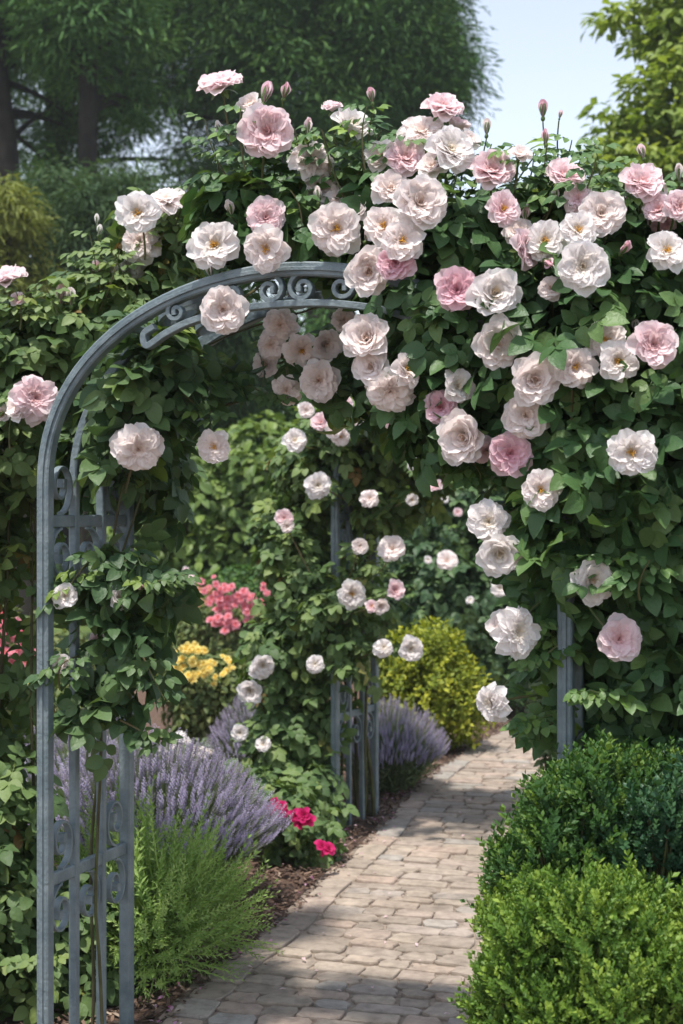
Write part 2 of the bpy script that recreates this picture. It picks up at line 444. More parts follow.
def blossom(root, pos, diam, kind, colr, n, name='rose_blossom', subs=True, label=None):
    s = RG.randrange(ROSE[(kind, 'n')])
    o = link('rosebud' if kind == 'bud' and name == 'rose_blossom' else name, ROSE[(kind, colr, s)], root)
    o.rotation_mode = 'QUATERNION'; o.rotation_quaternion = orient(n, RG.uniform(0, 6.28))
    rad = diam*.5/{'full': .98, 'open': 1.0, 'cup': .80, 'blown': 1.0, 'bud': .45, 'small': .9}[kind]
    o.scale = (rad*RG.uniform(.94, 1.06), rad*RG.uniform(.94, 1.06), rad*RG.uniform(.9, 1.1))
    z = Vector(n).normalized()
    o.location = Vector(pos) - Vector(root.location) - z*rad*.3
    if subs:
        if kind == 'open': link('stamens', RG.choice(STAM), o)
        link('calyx', CALYXB if kind == 'bud' else CALYX, o)
    if label: o['label'] = label
    return np.array(Vector(pos) - z*rad*.6), o

def facing(tx, tz):
    """0,0 looks back along -Y (towards the visitor on the path); tx right, tz up"""
    k = max(0.02, 1-(tx*tx+tz*tz))
    return np.array([tx, -math.sqrt(k) if tx*tx+tz*tz < 1 else -.05, tz])

# ------------------------------------------------------------------ ground, path
def terrain():
    mb = MB()
    v = [(-400, -60, 0), (400, -60, 0), (400, 900, 0), (-400, 900, 0)]
    mb.add(v, [(0, 1, 2, 3)]); tag(mb.build('ground', M['mulch']), kind='structure')
    mb = MB()
    a = [(-60, 10.8), (-9, 11.2), (-4.5, 12.4), (-1.6, 12.9), (.6, 15.5), (4, 16), (9, 15), (60, 14)]
    v = [(x, y, .004) for x, y in a] + [(x*2.2, 140, .004) for x, y in reversed(a)]
    mb.add(v, [tuple(range(len(v)))]); tag(mb.build('lawn', M['grass']), kind='structure')
terrain()

EDGE = [(-1.12, 1.2), (-.86, 2.4), (-.66, 3.6), (-.47, 4.6), (-.24, 5.3), (-.06, 6.0), (.14, 6.7), (.36, 7.7), (.68, 8.8), (1.05, 9.8), (1.6, 10.9), (2.4, 12.0), (3.6, 13.0), (5.2, 13.6)]
def catmull(pts, n=14):
    out = []
    p = [np.array(q, float) for q in pts]; p = [2*p[0]-p[1]]+p+[2*p[-1]-p[-2]]
    for i in range(1, len(p)-2):
        for k in range(n):
            t = k/n
            out.append(.5*(2*p[i]+(p[i+1]-p[i-1])*t+(2*p[i-1]-5*p[i]+4*p[i+1]-p[i+2])*t*t+(3*p[i]-p[i-1]-3*p[i+1]+p[i+2])*t**3))
    out.append(p[-2]); return np.array(out)
EC = catmull(EDGE); ES = np.concatenate([[0], np.cumsum(np.linalg.norm(np.diff(EC, axis=0), axis=1))])
ET = unit(np.gradient(EC, axis=0))
for _ in range(6): ET[1:-1] = unit((ET[:-2]+ET[1:-1]*2+ET[2:])/4)
WID = 1.22
def path_uv(u, v):
    x = np.interp(v, ES, EC[:, 0]); y = np.interp(v, ES, EC[:, 1])
    tx = np.interp(v, ES, ET[:, 0]); ty = np.interp(v, ES, ET[:, 1])
    return x+ty*u, y-tx*u
def build_path():
    rg = random.Random(3); mb = MB()
    vs = np.linspace(0, ES[-1], 120); v = []
    for q in vs:
        for u in (-.03, WID+.03):
            x, y = path_uv(u, q); v.append((x, y, .006))
    mb.add(v, [(2*i, 2*i+1, 2*i+3, 2*i+2) for i in range(len(vs)-1)], .3, 1)
    def stone(u0, u1, v0, v1):
        g = .0025+rg.random()*.004
        u0 += g; u1 -= g; v0 += g; v1 -= g
        c = .008+rg.random()*.014; j = lambda: rg.uniform(-.0085, .0085)
        uv = [(u0+c, v0), ((u0+u1)/2, v0), (u1-c, v0), (u1, v0+c), (u1, (v0+v1)/2), (u1, v1-c), (u1-c, v1), ((u0+u1)/2, v1), (u0+c, v1), (u0, v1-c), (u0, (v0+v1)/2), (u0, v0+c)]
        uv = [(a+j(), b+j()) for a, b in uv]
        cu, cv = (u0+u1)/2, (v0+v1)/2; h = .0155+rg.uniform(-.003, .004); tu, tv = rg.uniform(-.02, .02), rg.uniform(-.02, .02)
        V = []
        for s, z in ((1, -.02), (.995, .72), (.965, 1.)):
            for a, b in uv:
                a2, b2 = cu+(a-cu)*s, cv+(b-cv)*s
                x, y = path_uv(a2, b2); V.append((x, y, (h+(a2-cu)*tu+(b2-cv)*tv)*z if z > 0 else .002))
        x, y = path_uv(cu, cv); V.append((x, y, h+.0015))
        f = []
        for k in range(12):
            n = (k+1) % 12
            f += [(k, n, 12+n, 12+k), (12+k, 12+n, 24+n, 24+k), (24+k, 24+n, 36)]
        mb.add(V, f, rg.random())
    q = .02
    while q < ES[-1]-.3:                                   # edging courses laid lengthwise
        L = rg.uniform(.16, .27); stone(0, .125, q, q+L); q += L
    q = .02
    while q < ES[-1]-.3:
        L = rg.uniform(.16, .27); stone(WID-.125, WID, q, q+L); q += L
    q = .02
    while q < ES[-1]-.3:
        H = rg.uniform(.072, .115); u = .125
        while u < WID-.125-.01:
            L = rg.uniform(.10, .23)
            if WID-.125-(u+L) < .10: L = WID-.125-u
            stone(u, u+L, q+rg.uniform(-.004, .004), q+H); u += L
        q += H
    tag(mb.build('path', [M['stone'], M['bed']], None, False), kind='structure')
build_path()

def scatter_mulch():
    rs = np.random.default_rng(8); mb = MB()
    n = 26000
    v = rs.uniform(1.5, 12.5, n); u = -np.abs(rs.normal(0, .45, n))+.03; k = rs.random(n) < .35
    u[k] = WID-.02+np.abs(rs.normal(0, .35, k.sum()))
    x, y = path_uv(u, v)
    pos = np.stack([x, y, rs.uniform(.004, .022, n)], 1)
    nrm = np.array([0, 0, 1.])+rvec(rs, n)*.5
    stamp(mb, (np.array([(-.16, 0, 0), (.16, 0, 0), (.2, 1, .04), (-.1, .9, 0)]), [np.array([(0, 1, 2, 3)])]), pos, frames(nrm, rvec(rs, n)), rs.uniform(.012, .04, n), rs.random(n))
    m, nt, out = nodes('bark_chips')
    c = ramp(nt, attr(nt), [(0, (.03, .017, .012)), (.5, (.10, .058, .04)), (.85, (.2, .13, .09)), (1, (.32, .25, .19))])
    p = nt.nodes.new('ShaderNodeBsdfPrincipled'); p.inputs['Roughness'].default_value = .9
    nt.links.new(c, p.inputs['Base Color']); nt.links.new(p.outputs[0], out.inputs[0])
    tag(mb.build('bark_chips', m), 'brown bark chips scattered over the soil beside the path', 'mulch', kind='stuff')
    mb = MB(); n = 130
    v = rs.uniform(2.3, 6.8, n); u = -np.abs(rs.normal(0, .18, n))+.08
    x, y = path_uv(u, v)
    stamp(mb, DIA, np.stack([x, y, np.full(n, .034)], 1), frames(np.array([0, 0, 1.])+rvec(rs, n)*.4, rvec(rs, n)), rs.uniform(.012, .026, n), rs.random(n))
    n = 70; v = rs.uniform(2.3, 8., n); u = rs.uniform(.02, WID, n)**1.0; x, y = path_uv(u, v)
    stamp(mb, DIA, np.stack([x, y, np.full(n, .026)], 1), frames(np.array([0, 0, 1.])+rvec(rs, n)*.3, rvec(rs, n)), rs.uniform(.014, .026, n), np.full(n, 1.))
    m2 = petal_mat('fallen_petal', [(0, (.5, .08, .25)), (.5, (.6, .3, .5)), (1, (.8, .6, .62))])
    tag(mb.build('fallen_petals', m2), 'pink and pale petals fallen on the path and along its left edge', 'petals', kind='stuff')
scatter_mulch()

# ------------------------------------------------------------------ iron arches
AW, AD, AH, ASP = 1.42, .44, 2.16, 1.62       # width, depth, crown height, spring height
def sweep(mb, pts, w, d, side):
    """rectangular bar along pts (local), 'side' = fixed unit vector across the bar's depth"""
    pts = np.asarray(pts, float); T = unit(np.gradient(pts, axis=0)); S = np.asarray(side, float)[None].repeat(len(pts), 0)
    N = unit(np.cross(T, S))
    c = .22
    prof = [(-1, -1+c), (-1+c, -1), (1-c, -1), (1, -1+c), (1, 1-c), (1-c, 1), (-1+c, 1), (-1, 1-c)]
    V = np.stack([pts+N*a*w/2+S*b*d/2 for a, b in prof], 1)
    n = len(pts); k = len(prof); f = []
    for i in range(n-1):
        for j in range(k):
            f.append((i*k+j, i*k+(j+1) % k, (i+1)*k+(j+1) % k, (i+1)*k+j))
    mb.add(V.reshape(-1, 3), f+[tuple(range(k)), tuple(range((n-1)*k, n*k))])
def hoop_pts(y, x0=0, x1=AW, n=44, top=AH, z0=0.):
    c = (x0+x1)/2; a = (x1-x0)/2; p = [(x0, y, z0), (x0, y, .5), (x0, y, 1.0), (x0, y, 1.4)]
    for i in range(n+1):
        t = math.pi*i/n; p.append((c-a*math.cos(t)*1., y, ASP+(top-ASP)*math.sin(t)**.92))
    return p+[(x1, y, 1.4), (x1, y, 1.0), (x1, y, .5), (x1, y, z0)]
def scroll(cx, cy, r, turns, a0, sgn, n=34, zs=1.12):
    """spiral in (s,z) plane from outer radius r to inner"""
    out = []
    for i in range(n):
        t = i/(n-1); a = a0+sgn*t*turns*6.283; q = r*(1-.78*t)
        out.append((cx+q*math.cos(a), cy+q*math.sin(a)*zs))
    return out
def make_arch(loc, rz, label):
    root = thing('garden_arch', loc, label, 'garden arch', 'blue grey iron rose arches over the path', rz)
    for y in (0, AD):
        mb = MB(); sweep(mb, hoop_pts(y), .036, .034, (0, 1, 0))
        # thin raised rib along the outer face
        mb2 = MB(); sweep(mb2, [(p[0], y-(.0195 if y == 0 else -.0195), p[2]) for p in hoop_pts(y)], .010, .006, (0, 1, 0))
        h = mb.build('hoop', M['iron'], root); mb2.build('rib', M['iron'], h)
    bays = [AD/3, 2*AD/3]
    for y in bays:
        for side in (0, 1):
            x0 = 0 if side == 0 else AW
            pts = [q for q in hoop_pts(y)]
            full = np.array(pts); half = len(full)//2
            seg = full[:half-10] if side == 0 else full[half+10:]
            mb = MB(); sweep(mb, seg, .024, .022, (0, 1, 0)); mb.build('upright', M['iron'], root)
    for side in (0, 1):
        x = 0 if side == 0 else AW
        for z in (.55, 1.525):
            mb = MB(); sweep(mb, [(x, .019, z), (x, AD/2, z), (x, AD-.019, z)], .034, .018, (1, 0, 0)); mb.build('crossbar', M['iron'], root)
            for b in range(3):
                yc = AD*(b+.5)/3; r = AD/6-.016
                for up in (1, -1):
                    if b == 1 and up == 1: continue
                    zc = z+up*(.020+r*1.3)
                    pts = scroll(yc, 0, r, 1.35, R(-90 if up == 1 else 90), 1 if b == 0 else -1, zs=1.3)
                    mb = MB(); sweep(mb, [(x, s, zc+q) for s, q in pts], .008, .019, (1, 0, 0))
                    # round eye in the middle of the scroll
                    e = np.array([x, pts[-1][0], zc+pts[-1][1]]); sweep(mb, [e+np.array([0, 0, -.012]), e, e+np.array([0, 0, .012])], .020, .024, (1, 0, 0))
                    mb.build('scroll', M['iron'], root)
    # scroll work across the roof, between the two hoops
    def roof(t):
        return np.array([AW/2-AW/2*math.cos(t), 0, ASP+(AH-ASP)*math.sin(t)**.92])
    for t0 in (1.05, 2.09):
        for b, sg in ((.27, 1), (.73, -1)):
            pts = scroll(0, 0, .085, 1.4, R(90), sg)
            P3 = []
            for s, q in pts:
                p = roof(t0+q/(AW/2)); p[1] = AD*b+s*.95; P3.append(p)
            P3 = np.array(P3); mb = MB()
            T = unit(np.gradient(P3, axis=0)); up = np.array([0, 0, 1.])
            N = unit(np.cross(T, up)); V = np.stack([P3+N*.006+up*.016, P3-N*.006+up*.016, P3-N*.006-up*.016, P3+N*.006-up*.016], 1)
            k = len(P3)
            mb.add(V.reshape(-1, 3), [(i*4+j, i*4+(j+1) % 4, (i+1)*4+(j+1) % 4, (i+1)*4+j) for i in range(k-1) for j in range(4)]+[(0, 1, 2, 3), ((k-1)*4, (k-1)*4+1, (k-1)*4+2, (k-1)*4+3)])
            mb.build('scroll', M['iron'], root)
    for t0 in (.86, 1.5708, 2.28):
        p = roof(t0); mb = MB(); sweep(mb, [(p[0], .019, p[2]), (p[0], AD/2, p[2]), (p[0], AD-.019, p[2])], .02, .014, (1, 0, 0)); mb.build('crossbar', M['iron'], root)
    # inner arc and scrolls in the plane of each hoop's crown
    for y in (0,):
        mb = MB(); a = catmull([(.335, y, 2.035), (.305, y, 2.015), (.315, y, 1.985), (.37, y, 2.015), (.45, y, 2.045), (.58, y, 2.068), (.71, y, 2.074), (.84, y, 2.068), (.97, y, 2.045), (1.05, y, 2.015), (1.105, y, 1.985), (1.115, y, 2.015), (1.085, y, 2.035)], 6)
        sweep(mb, a, .018, .026, (0, 1, 0)); mb.build('inner_arc', M['iron'], root)
        for u, z, r, sg in ((.40, 2.07, .028, 1), (.56, 2.108, .037, 1), (.665, 2.112, .040, -1), (.755, 2.112, .040, 1), (.86, 2.108, .037, -1), (1.02, 2.07, .028, -1)):
            pts = scroll(u, 0, r, 1.3, R(90), sg, 26, .95); mb = MB()
            sweep(mb, [(q, y, z+w) for q, w in pts], .012, .024, (0, 1, 0))
            e = np.array([pts[-1][0], y, z+pts[-1][1]]); sweep(mb, [e+np.array([0, 0, -.007]), e, e+np.array([0, 0, .007])], .013, .026, (0, 1, 0))
            mb.build('scroll', M['iron'], root)
    return root
TH1 = R(21)
A1 = np.array([-.80, 3.84, 0]); arch1 = make_arch(A1, -TH1, 'near blue grey iron arch with scrollwork, its crown and left posts bare of leaves')
TH2 = R(27)
A2 = np.array([-.03, 6.90, 0]); arch2 = make_arch(A2, -TH2, 'far iron arch standing beyond the first, half buried in pale roses beside the path')

def ya(px):
    k = (px-CX)/F
    t = (3.84*k+.8)/(math.cos(TH1)+math.sin(TH1)*k)
    return 3.84-math.sin(TH1)*t
def ya2(px):
    k = (px-CX)/F
    t = (6.9*k+.03)/(math.cos(TH2)+math.sin(TH2)*k)
    return 6.9-math.sin(TH2)*t

# ------------------------------------------------------------------ rose plants
LEAF_A = .0040
def clear_of(roses, depth, dflt, base=None):
    c = np.array([P(q[0], q[1], depth(q[0])+(q[7] if len(q) > 7 else dflt)) for q in roses])
    r = np.array([q[2]*depth(q[0])/F*.5 for q in roses])
    def f(p):
        bad = np.zeros(len(p), bool) if base is None else base(p).copy()
        for a, b in zip(c, r):
            d = p-a
            bad |= (np.hypot(d[:, 0], d[:, 2]) < b+.055) & (d[:, 1] < .03) & (d[:, 1] > -.3)
        return bad
    return f
def mass(mb, blobs, depth, rs, size=.13, dens=6., tpls=COMP, rej=None, tone=0., **k):
    cs = []
    for b in blobs:
        px, py, dy, rx, rz, ry = b[:6]; dn = b[6] if len(b) > 6 else 1.
        Y = depth(px)+dy; c = P(px, py, Y); s = Y/F
        r = np.array([rx*s, ry, rz*s])
        n = dens*dn*math.pi*(r[0]*r[2]+.5*r[1]*(r[0]+r[2])*.5)/(LEAF_A*(size/.13)**2)
        fill(mb, tpls, c, r, n, size, rs, rej=rej, tone=tone, **k); cs.append((c, r))
    return cs

def dress(root, roses, cs, depth, mat_leaf, rs, dflt=-.18, leafy=True, size=.12, subs=True, own=None):
    """roses: px,py,diam_px,kind,colour,tx,tz[,dY[,ax,ay]]"""
    lf = MB()
    cents = np.array([c for c, r in cs])
    for q in roses:
        px, py, d, kind, colr, tx, tz = q[:7]; dy = q[7] if len(q) > 7 else dflt
        Y = depth(px)+dy+RG.uniform(-.02, .02); pos = P(px, py, Y)
        b, o = blossom(root, pos, d*Y/F, kind, colr, facing(tx+RG.uniform(-.2, .2), tz+RG.uniform(-.15, .22)), subs=subs)
        if len(q) > 9: an = P(q[8], q[9], Y+.12)
        else:
            k = np.argmin(np.linalg.norm(cents-pos, axis=1)); v = cents[k]-b
            L = min(.24, np.linalg.norm(v)*.8); an = b+unit(v[None])[0]*L+np.array([0, .06, -.03])
        mid = (b+an)/2+np.array([RG.uniform(-.02, .02), .01, RG.uniform(-.02, .01)])
        nn = facing(tx, tz)
        mid = mid*.7+.3*(b-nn*.06)
        pts = bez(b, mid, an, 8); thick = .0028 if d*Y/F > .05 else .0018
        st = MB(); tube(st, pts, thick, thick*1.3, 5, 0, RG.random()); keep(st.build('flower_stem', M['stem_green'], root), root)
        if leafy:
            L = np.linalg.norm(b-an); n = max(2, int(L/.045))
            for i in range(n):
                t = RG.uniform(.2, 1); p = pts[int(t*7)]
                dr = np.array([RG.uniform(-1, 1), RG.uniform(.2, 1.), RG.uniform(-.5, .5)]); p = p+np.array([0, .03, 0])
                nr = np.array([RG.uniform(-.4, .4), -.5, .8])
                stamp(lf, COMP[RG.randrange(4)], p[None], frames(nr[None], dr[None]), np.array([size*RG.uniform(.55, 1.)]), np.array([RG.uniform(.3, 1)]))
    return lf

def canes(root, runs, r0=.008, r1=.004, name='canes'):
    mb = MB(); rg = random.Random(len(runs)*3+1)
    for run in runs:
        p = catmull(run, 6) if len(run) > 2 else np.array(run, float)
        p = p+np.array([[math.sin(i*.9+rg.random())*.006, math.cos(i*.7)*.006, 0] for i in range(len(p))])
        tube(mb, p, r0*rg.uniform(.8, 1.5), r1, 6)
    o = mb.build(name, M['cane'], root, True); keep(o, root); return o

def shoots(mb_leaf, root, specs, depth, rs, size=.1):
    """slender leafy shoots px0,py0 -> px1,py1, dY"""
    for (x0, y0, x1, y1, dy) in specs:
        a = P(x0, y0, depth(x0)+dy); b = P(x1, y1, depth(x0)+dy-.03)
        m = (a+b)/2+np.array([rs.uniform(-.03, .03), 0, rs.uniform(-.01, .03)])
        pts = bez(a, m, b, 9); ms = MB(); tube(ms, pts, .003, .0014, 5); keep(ms.build('young_shoot', M['stem_green'], root), root)
        for i in range(2, 9):
            s = 1 if i % 2 else -1
            dr = (pts[i]-pts[i-1])*6+np.array([s*.7, rs.uniform(-.5, .3), .15])
            stamp(mb_leaf, COMP[i % 4], pts[i][None], frames(np.array([[rs.uniform(-.3, .3), -.5, .8]]), dr[None]), np.array([size*(1.05-.05*i)]), np.array([rs.uniform(.4, 1)]))

def arch_local(p, A, th):
    d = p-A
    return d[:, 0]*math.cos(th)-d[:, 1]*math.sin(th), d[:, 0]*math.sin(th)+d[:, 1]*math.cos(th)

# --- climbing rose over the near arch (right leg and crown)
def near_rose():
    rs = np.random.default_rng(21)
    base = P(640, 0, 3.55); base[2] = 0
    root = thing('climbing_rose', base, 'big climbing rose covering the crown and right side of the near arch with blush blooms', 'climbing rose', 'climbing roses on the arches')
    def rej(p):
        u, v = arch_local(p, A1, TH1)
        hz = ASP+(AH-ASP)*np.sqrt(np.clip(1-((u-AW/2)/(AW/2))**2, 0, 1))
        a = (u < 1.0) & (v < .16) & (p[:, 2] < hz+.06) & (u > -.2)       # the bare part of the hoop
        b = (p[:, 2] < 1.36) & (v < .07) & (u < AW+.05)                   # right post stands clear
        c = (p[:, 2] < 1.45) & (u < AW-.10) 
        d = (u < .86) & (p[:, 2] < hz+.02)
        return a | b | c | d
    B = [(238, 218, .2, 26, 38, .13), (262, 208, .2, 34, 38, .15), (310, 226, .2, 48, 34, .18), (350, 215, .2, 34, 36, .15), (385, 230, .2, 50, 48, .2), (445, 236, .15, 62, 50, .22), (430, 290, .12, 62, 60, .22),
         (520, 248, .15, 68, 42, .22), (595, 262, .2, 72, 48, .25), (665, 265, .2, 70, 48, .25), (475, 345, .1, 60, 75, .22), (418, 350, .12, 34, 50, .15), (560, 330, .1, 90, 75, .25),
         (650, 350, .15, 90, 80, .3), (450, 410, .1, 34, 45, .15), (550, 430, .12, 50, 75, .2), (625, 450, .15, 80, 90, .28), (595, 540, .2, 58, 65, .22), (670, 560, .2, 70, 100, .3),
         (602, 640, .3, 50, 66, .2), (672, 680, .25, 66, 90, .28), (740, 420, .2, 60, 160, .3), (745, 620, .2, 60, 150, .3), (625, 725, .3, 70, 45, .2), (548, 570, .12, 22, 60, .1), (548, 660, .25, 18, 60, .08), (562, 545, -.06, 20, 42, .07, 1.2), (572, 485, -.02, 30, 34, .1, 1.)]
    Rz = [(221, 83, 46, 'full', 'pink', -.25, .72, .1, 238, 175), (267, 131, 52, 'full', 'pink', .1, .1, .02, 262, 190), (312, 156, 44, 'blown', 'blush', .3, .5, .1), (265, 97, 20, 'bud', 'deep_pink', .1, .95, .1), (250, 105, 22, 'cup', 'blush', -.1, .6, .14),
          (222, 132, 15, 'bud', 'white', -.3, .9, .1), (332, 108, 20, 'cup', 'pink', -.1, .8, .1, 340, 170), (352, 127, 38, 'cup', 'white', .3, .6, .1, 350, 180), (266, 217, 38, 'full', 'pink', .1, .2, -.03), (265, 249, 45, 'open', 'blush', 0, -.1, -.08),
          (214, 244, 50, 'open', 'white', -.05, .05, -.06), (336, 228, 52, 'open', 'blush', 0, .1, -.05), (340, 196, 36, 'blown', 'blush', 0, .5, .1), (322, 186, 28, 'cup', 'blush', 0, .5, .1), (223, 310, 46, 'full', 'blush', .05, -.05, -.1),
          (444, 107, 42, 'full', 'pink', .1, .85, .1, 440, 180), (422, 128, 46, 'blown', 'blush', -.2, .6, .08), (457, 126, 24, 'cup', 'pink', .2, .8, .15), (383, 157, 32, 'cup', 'blush', -.4, .4, .06), (406, 156, 42, 'full', 'pink', 0, .3, -.02),
          (452, 148, 48, 'open', 'white', .3, .5, -.02), (434, 166, 32, 'cup', 'blush', -.2, .3, -.04), (493, 169, 46, 'full', 'pink', .25, .35, 0), (520, 155, 22, 'cup', 'blush', .1, .8, 0), (391, 188, 38, 'full', 'blush', -.1, .3, -.04),
          (421, 202, 52, 'full', 'blush', 0, .15, -.14), (383, 225, 42, 'open', 'blush', -.1, .1, -.1), (403, 240, 44, 'open', 'blush', .1, .05, -.16), (396, 262, 38, 'full', 'deep_pink', .1, .1, -.14), (369, 272, 42, 'cup', 'blush', -.2, -.1, -.12),
          (504, 208, 36, 'open', 'pink', .1, .1, -.1), (525, 249, 42, 'full', 'pink', .72, 0, -.12), (545, 240, 42, 'open', 'white', .1, .1, -.1), (565, 173, 40, 'full', 'pink', 0, .8, .05), (578, 197, 30, 'blown', 'pink', -.1, .4, 0),
          (602, 213, 46, 'full', 'blush', .1, .25, -.08), (579, 229, 38, 'open', 'white', 0, .2, -.1), (583, 266, 50, 'open', 'white', 0, .05, -.18), (551, 288, 25, 'full', 'blush', -.2, -.1, -.12), (547, 262, 18, 'bud', 'deep_pink', .2, -.5, -.1),
          (643, 181, 46, 'full', 'pink', .05, .6, .0), (658, 208, 32, 'full', 'pink', -.3, .3, -.03), (680, 206, 34, 'full', 'pink', .1, .3, -.03), (668, 249, 46, 'open', 'white', .1, .1, -.1), (495, 293, 44, 'open', 'white', 0, 0, -.14),
          (457, 289, 42, 'full', 'deep_pink', -.15, .05, -.14), (498, 343, 44, 'cup', 'blush', .1, -.05, -.14), (367, 338, 44, 'cup', 'blush', -.2, .2, -.08), (371, 367, 34, 'cup', 'blush', -.2, .1, -.08), (407, 369, 36, 'open', 'blush', .5, .1, -.1),
          (390, 394, 48, 'blown', 'blush', 0, -.72, -.08), (459, 386, 34, 'full', 'white', .5, 0, -.1), (440, 407, 34, 'full', 'deep_pink', -.5, 0, -.08), (464, 437, 48, 'cup', 'blush', -.45, -.2, -.1), (487, 452, 30, 'blown', 'pink', .3, -.4, -.05),
          (511, 454, 42, 'full', 'deep_pink', 0, -.05, -.14), (526, 416, 45, 'open', 'blush', 0, 0, -.16), (535, 380, 46, 'open', 'blush', .05, 0, -.15), (576, 367, 44, 'open', 'blush', 0, 0, -.18), (606, 339, 42, 'open', 'blush', 0, .1, -.14),
          (619, 361, 42, 'open', 'white', .1, 0, -.18), (655, 344, 50, 'full', 'pink', .05, 0, -.18), (632, 453, 48, 'open', 'white', 0, -.05, -.2), (541, 490, 38, 'open', 'blush', .05, 0, -.15), (593, 581, 40, 'full', 'white', .2, -.1, -.1),
          (620, 639, 42, 'full', 'pink', .1, -.1, -.1), (489, 522, 40, 'blown', 'white', -.2, .1, -.1, 545, 500), (500, 554, 40, 'cup', 'white', .1, -.2, -.12, 545, 520), (521, 632, 48, 'blown', 'white', .5, .1, -.1, 560, 610), (503, 626, 28, 'cup', 'blush', -.6, .1, -.06, 550, 600),
          (488, 704, 40, 'blown', 'white', -.78, -.05, -.1, 545, 694), (543, 112, 15, 'bud', 'deep_pink', -.1, .97, .1, 556, 200), (560, 116, 7, 'bud', 'pink', .1, .98, .1, 560, 170),
          (632, 195, 18, 'cup', 'pink', .2, .4, .1), (355, 210, 24, 'cup', 'blush', -.1, .3, .05), (517, 232, 26, 'cup', 'blush', -.3, .3, 0), (470, 140, 20, 'cup', 'blush', .3, .6, .12), (664, 219, 26, 'blown', 'deep_pink', 0, .2, .05), (624, 250, 16, 'bud', 'deep_pink', .3, .6, -.05)]
    rb = random.Random(77)
    Rz = [tuple(q[:3])+('full' if q[3] == 'open' and rb.random() < .15 else 'cup' if q[3] in ('open', 'full') and rb.random() < .08 else q[3],)+tuple(q[4:]) for q in Rz]
    for q in rb.sample([q for q in Rz if q[2] > 28 and q[1] < 420], 22):
        Rz.append((q[0]+rb.uniform(-26, 26), q[1]-q[2]*.5-rb.uniform(4, 16), rb.uniform(9, 15), 'bud', rb.choice(['pink', 'deep_pink', 'blush']), rb.uniform(-.3, .3), .9, .04))
    mb = MB(); cs = mass(mb, B, ya, rs, size=.126, dens=7.2, rej=clear_of(Rz, ya, -.18, rej))
    lf = dress(root, Rz, cs, ya, M['rose_leaf'], rs)
    shoots(lf, root, [(556, 190, 572, 140, .1), (560, 200, 600, 140, .12), (236, 190, 205, 120, .12), (250, 200, 245, 110, .12), (345, 200, 322, 130, .1), (350, 190, 382, 130, .12), (500, 210, 540, 150, .1), (600, 230, 640, 160, .12), (660, 240, 690, 170, .1), (630, 230, 612, 175, .1), (430, 220, 470, 160, .1), (545, 600, 520, 640, 0), (562, 716, 528, 730, .05), (545, 520, 520, 540, 0), (470, 460, 480, 480, .05),
                    (562, 508, 505, 536, .04), (560, 545, 512, 572, .04), (566, 606, 532, 650, .04), (565, 640, 535, 665, .0),
                    *[(x, y, x+rs.uniform(-22, 22), y-rs.uniform(38, 66), rs.uniform(.0, .25)) for x, y in [(215, 200), (245, 170), (280, 180), (300, 190), (330, 175), (365, 170), (395, 185), (440, 195), (480, 205), (520, 205), (545, 215), (575, 220), (590, 215), (620, 220), (650, 225), (675, 225), (510, 200), (460, 190)]],
                    (300, 240, 290, 190, .05), (540, 230, 560, 190, .05), (600, 600, 615, 560, -.1), (640, 600, 650, 560, -.1), (610, 700, 590, 690, -.05), (560, 720, 540, 740, .1)], ya, rs)
    mb.v += lf.v; mb.r += lf.r; mb.m += lf.m; mb.f += [f+mb.n for f in lf.f]; mb.n += lf.n
    keep(mb.build('foliage', M['rose_leaf_dark'], root, True), root)
    pass
    g = base
    w = lambda u, v, z: tuple(A1+np.array([math.cos(TH1)*u+math.sin(TH1)*v, -math.sin(TH1)*u+math.cos(TH1)*v, z]))
    canes(root, [[w(AW+.1, .2, 0), w(AW+.06, .25, .6), w(AW+.02, .2, 1.2), w(AW-.1, .25, 1.8), w(AW/2+.2, .2, 2.26), w(.4, .2, 2.22)],
                 [w(AW+.16, .3, 0), w(AW+.12, .33, .7), w(AW+.1, .3, 1.4), w(AW, .35, 2.0), w(AW/2, .3, 2.32)],
                 [w(AW+.22, .12, 0), w(AW+.18, .1, .6), w(AW+.2, .15, 1.5), w(AW+.1, .15, 2.15)]], .011, .005)
near_rose()

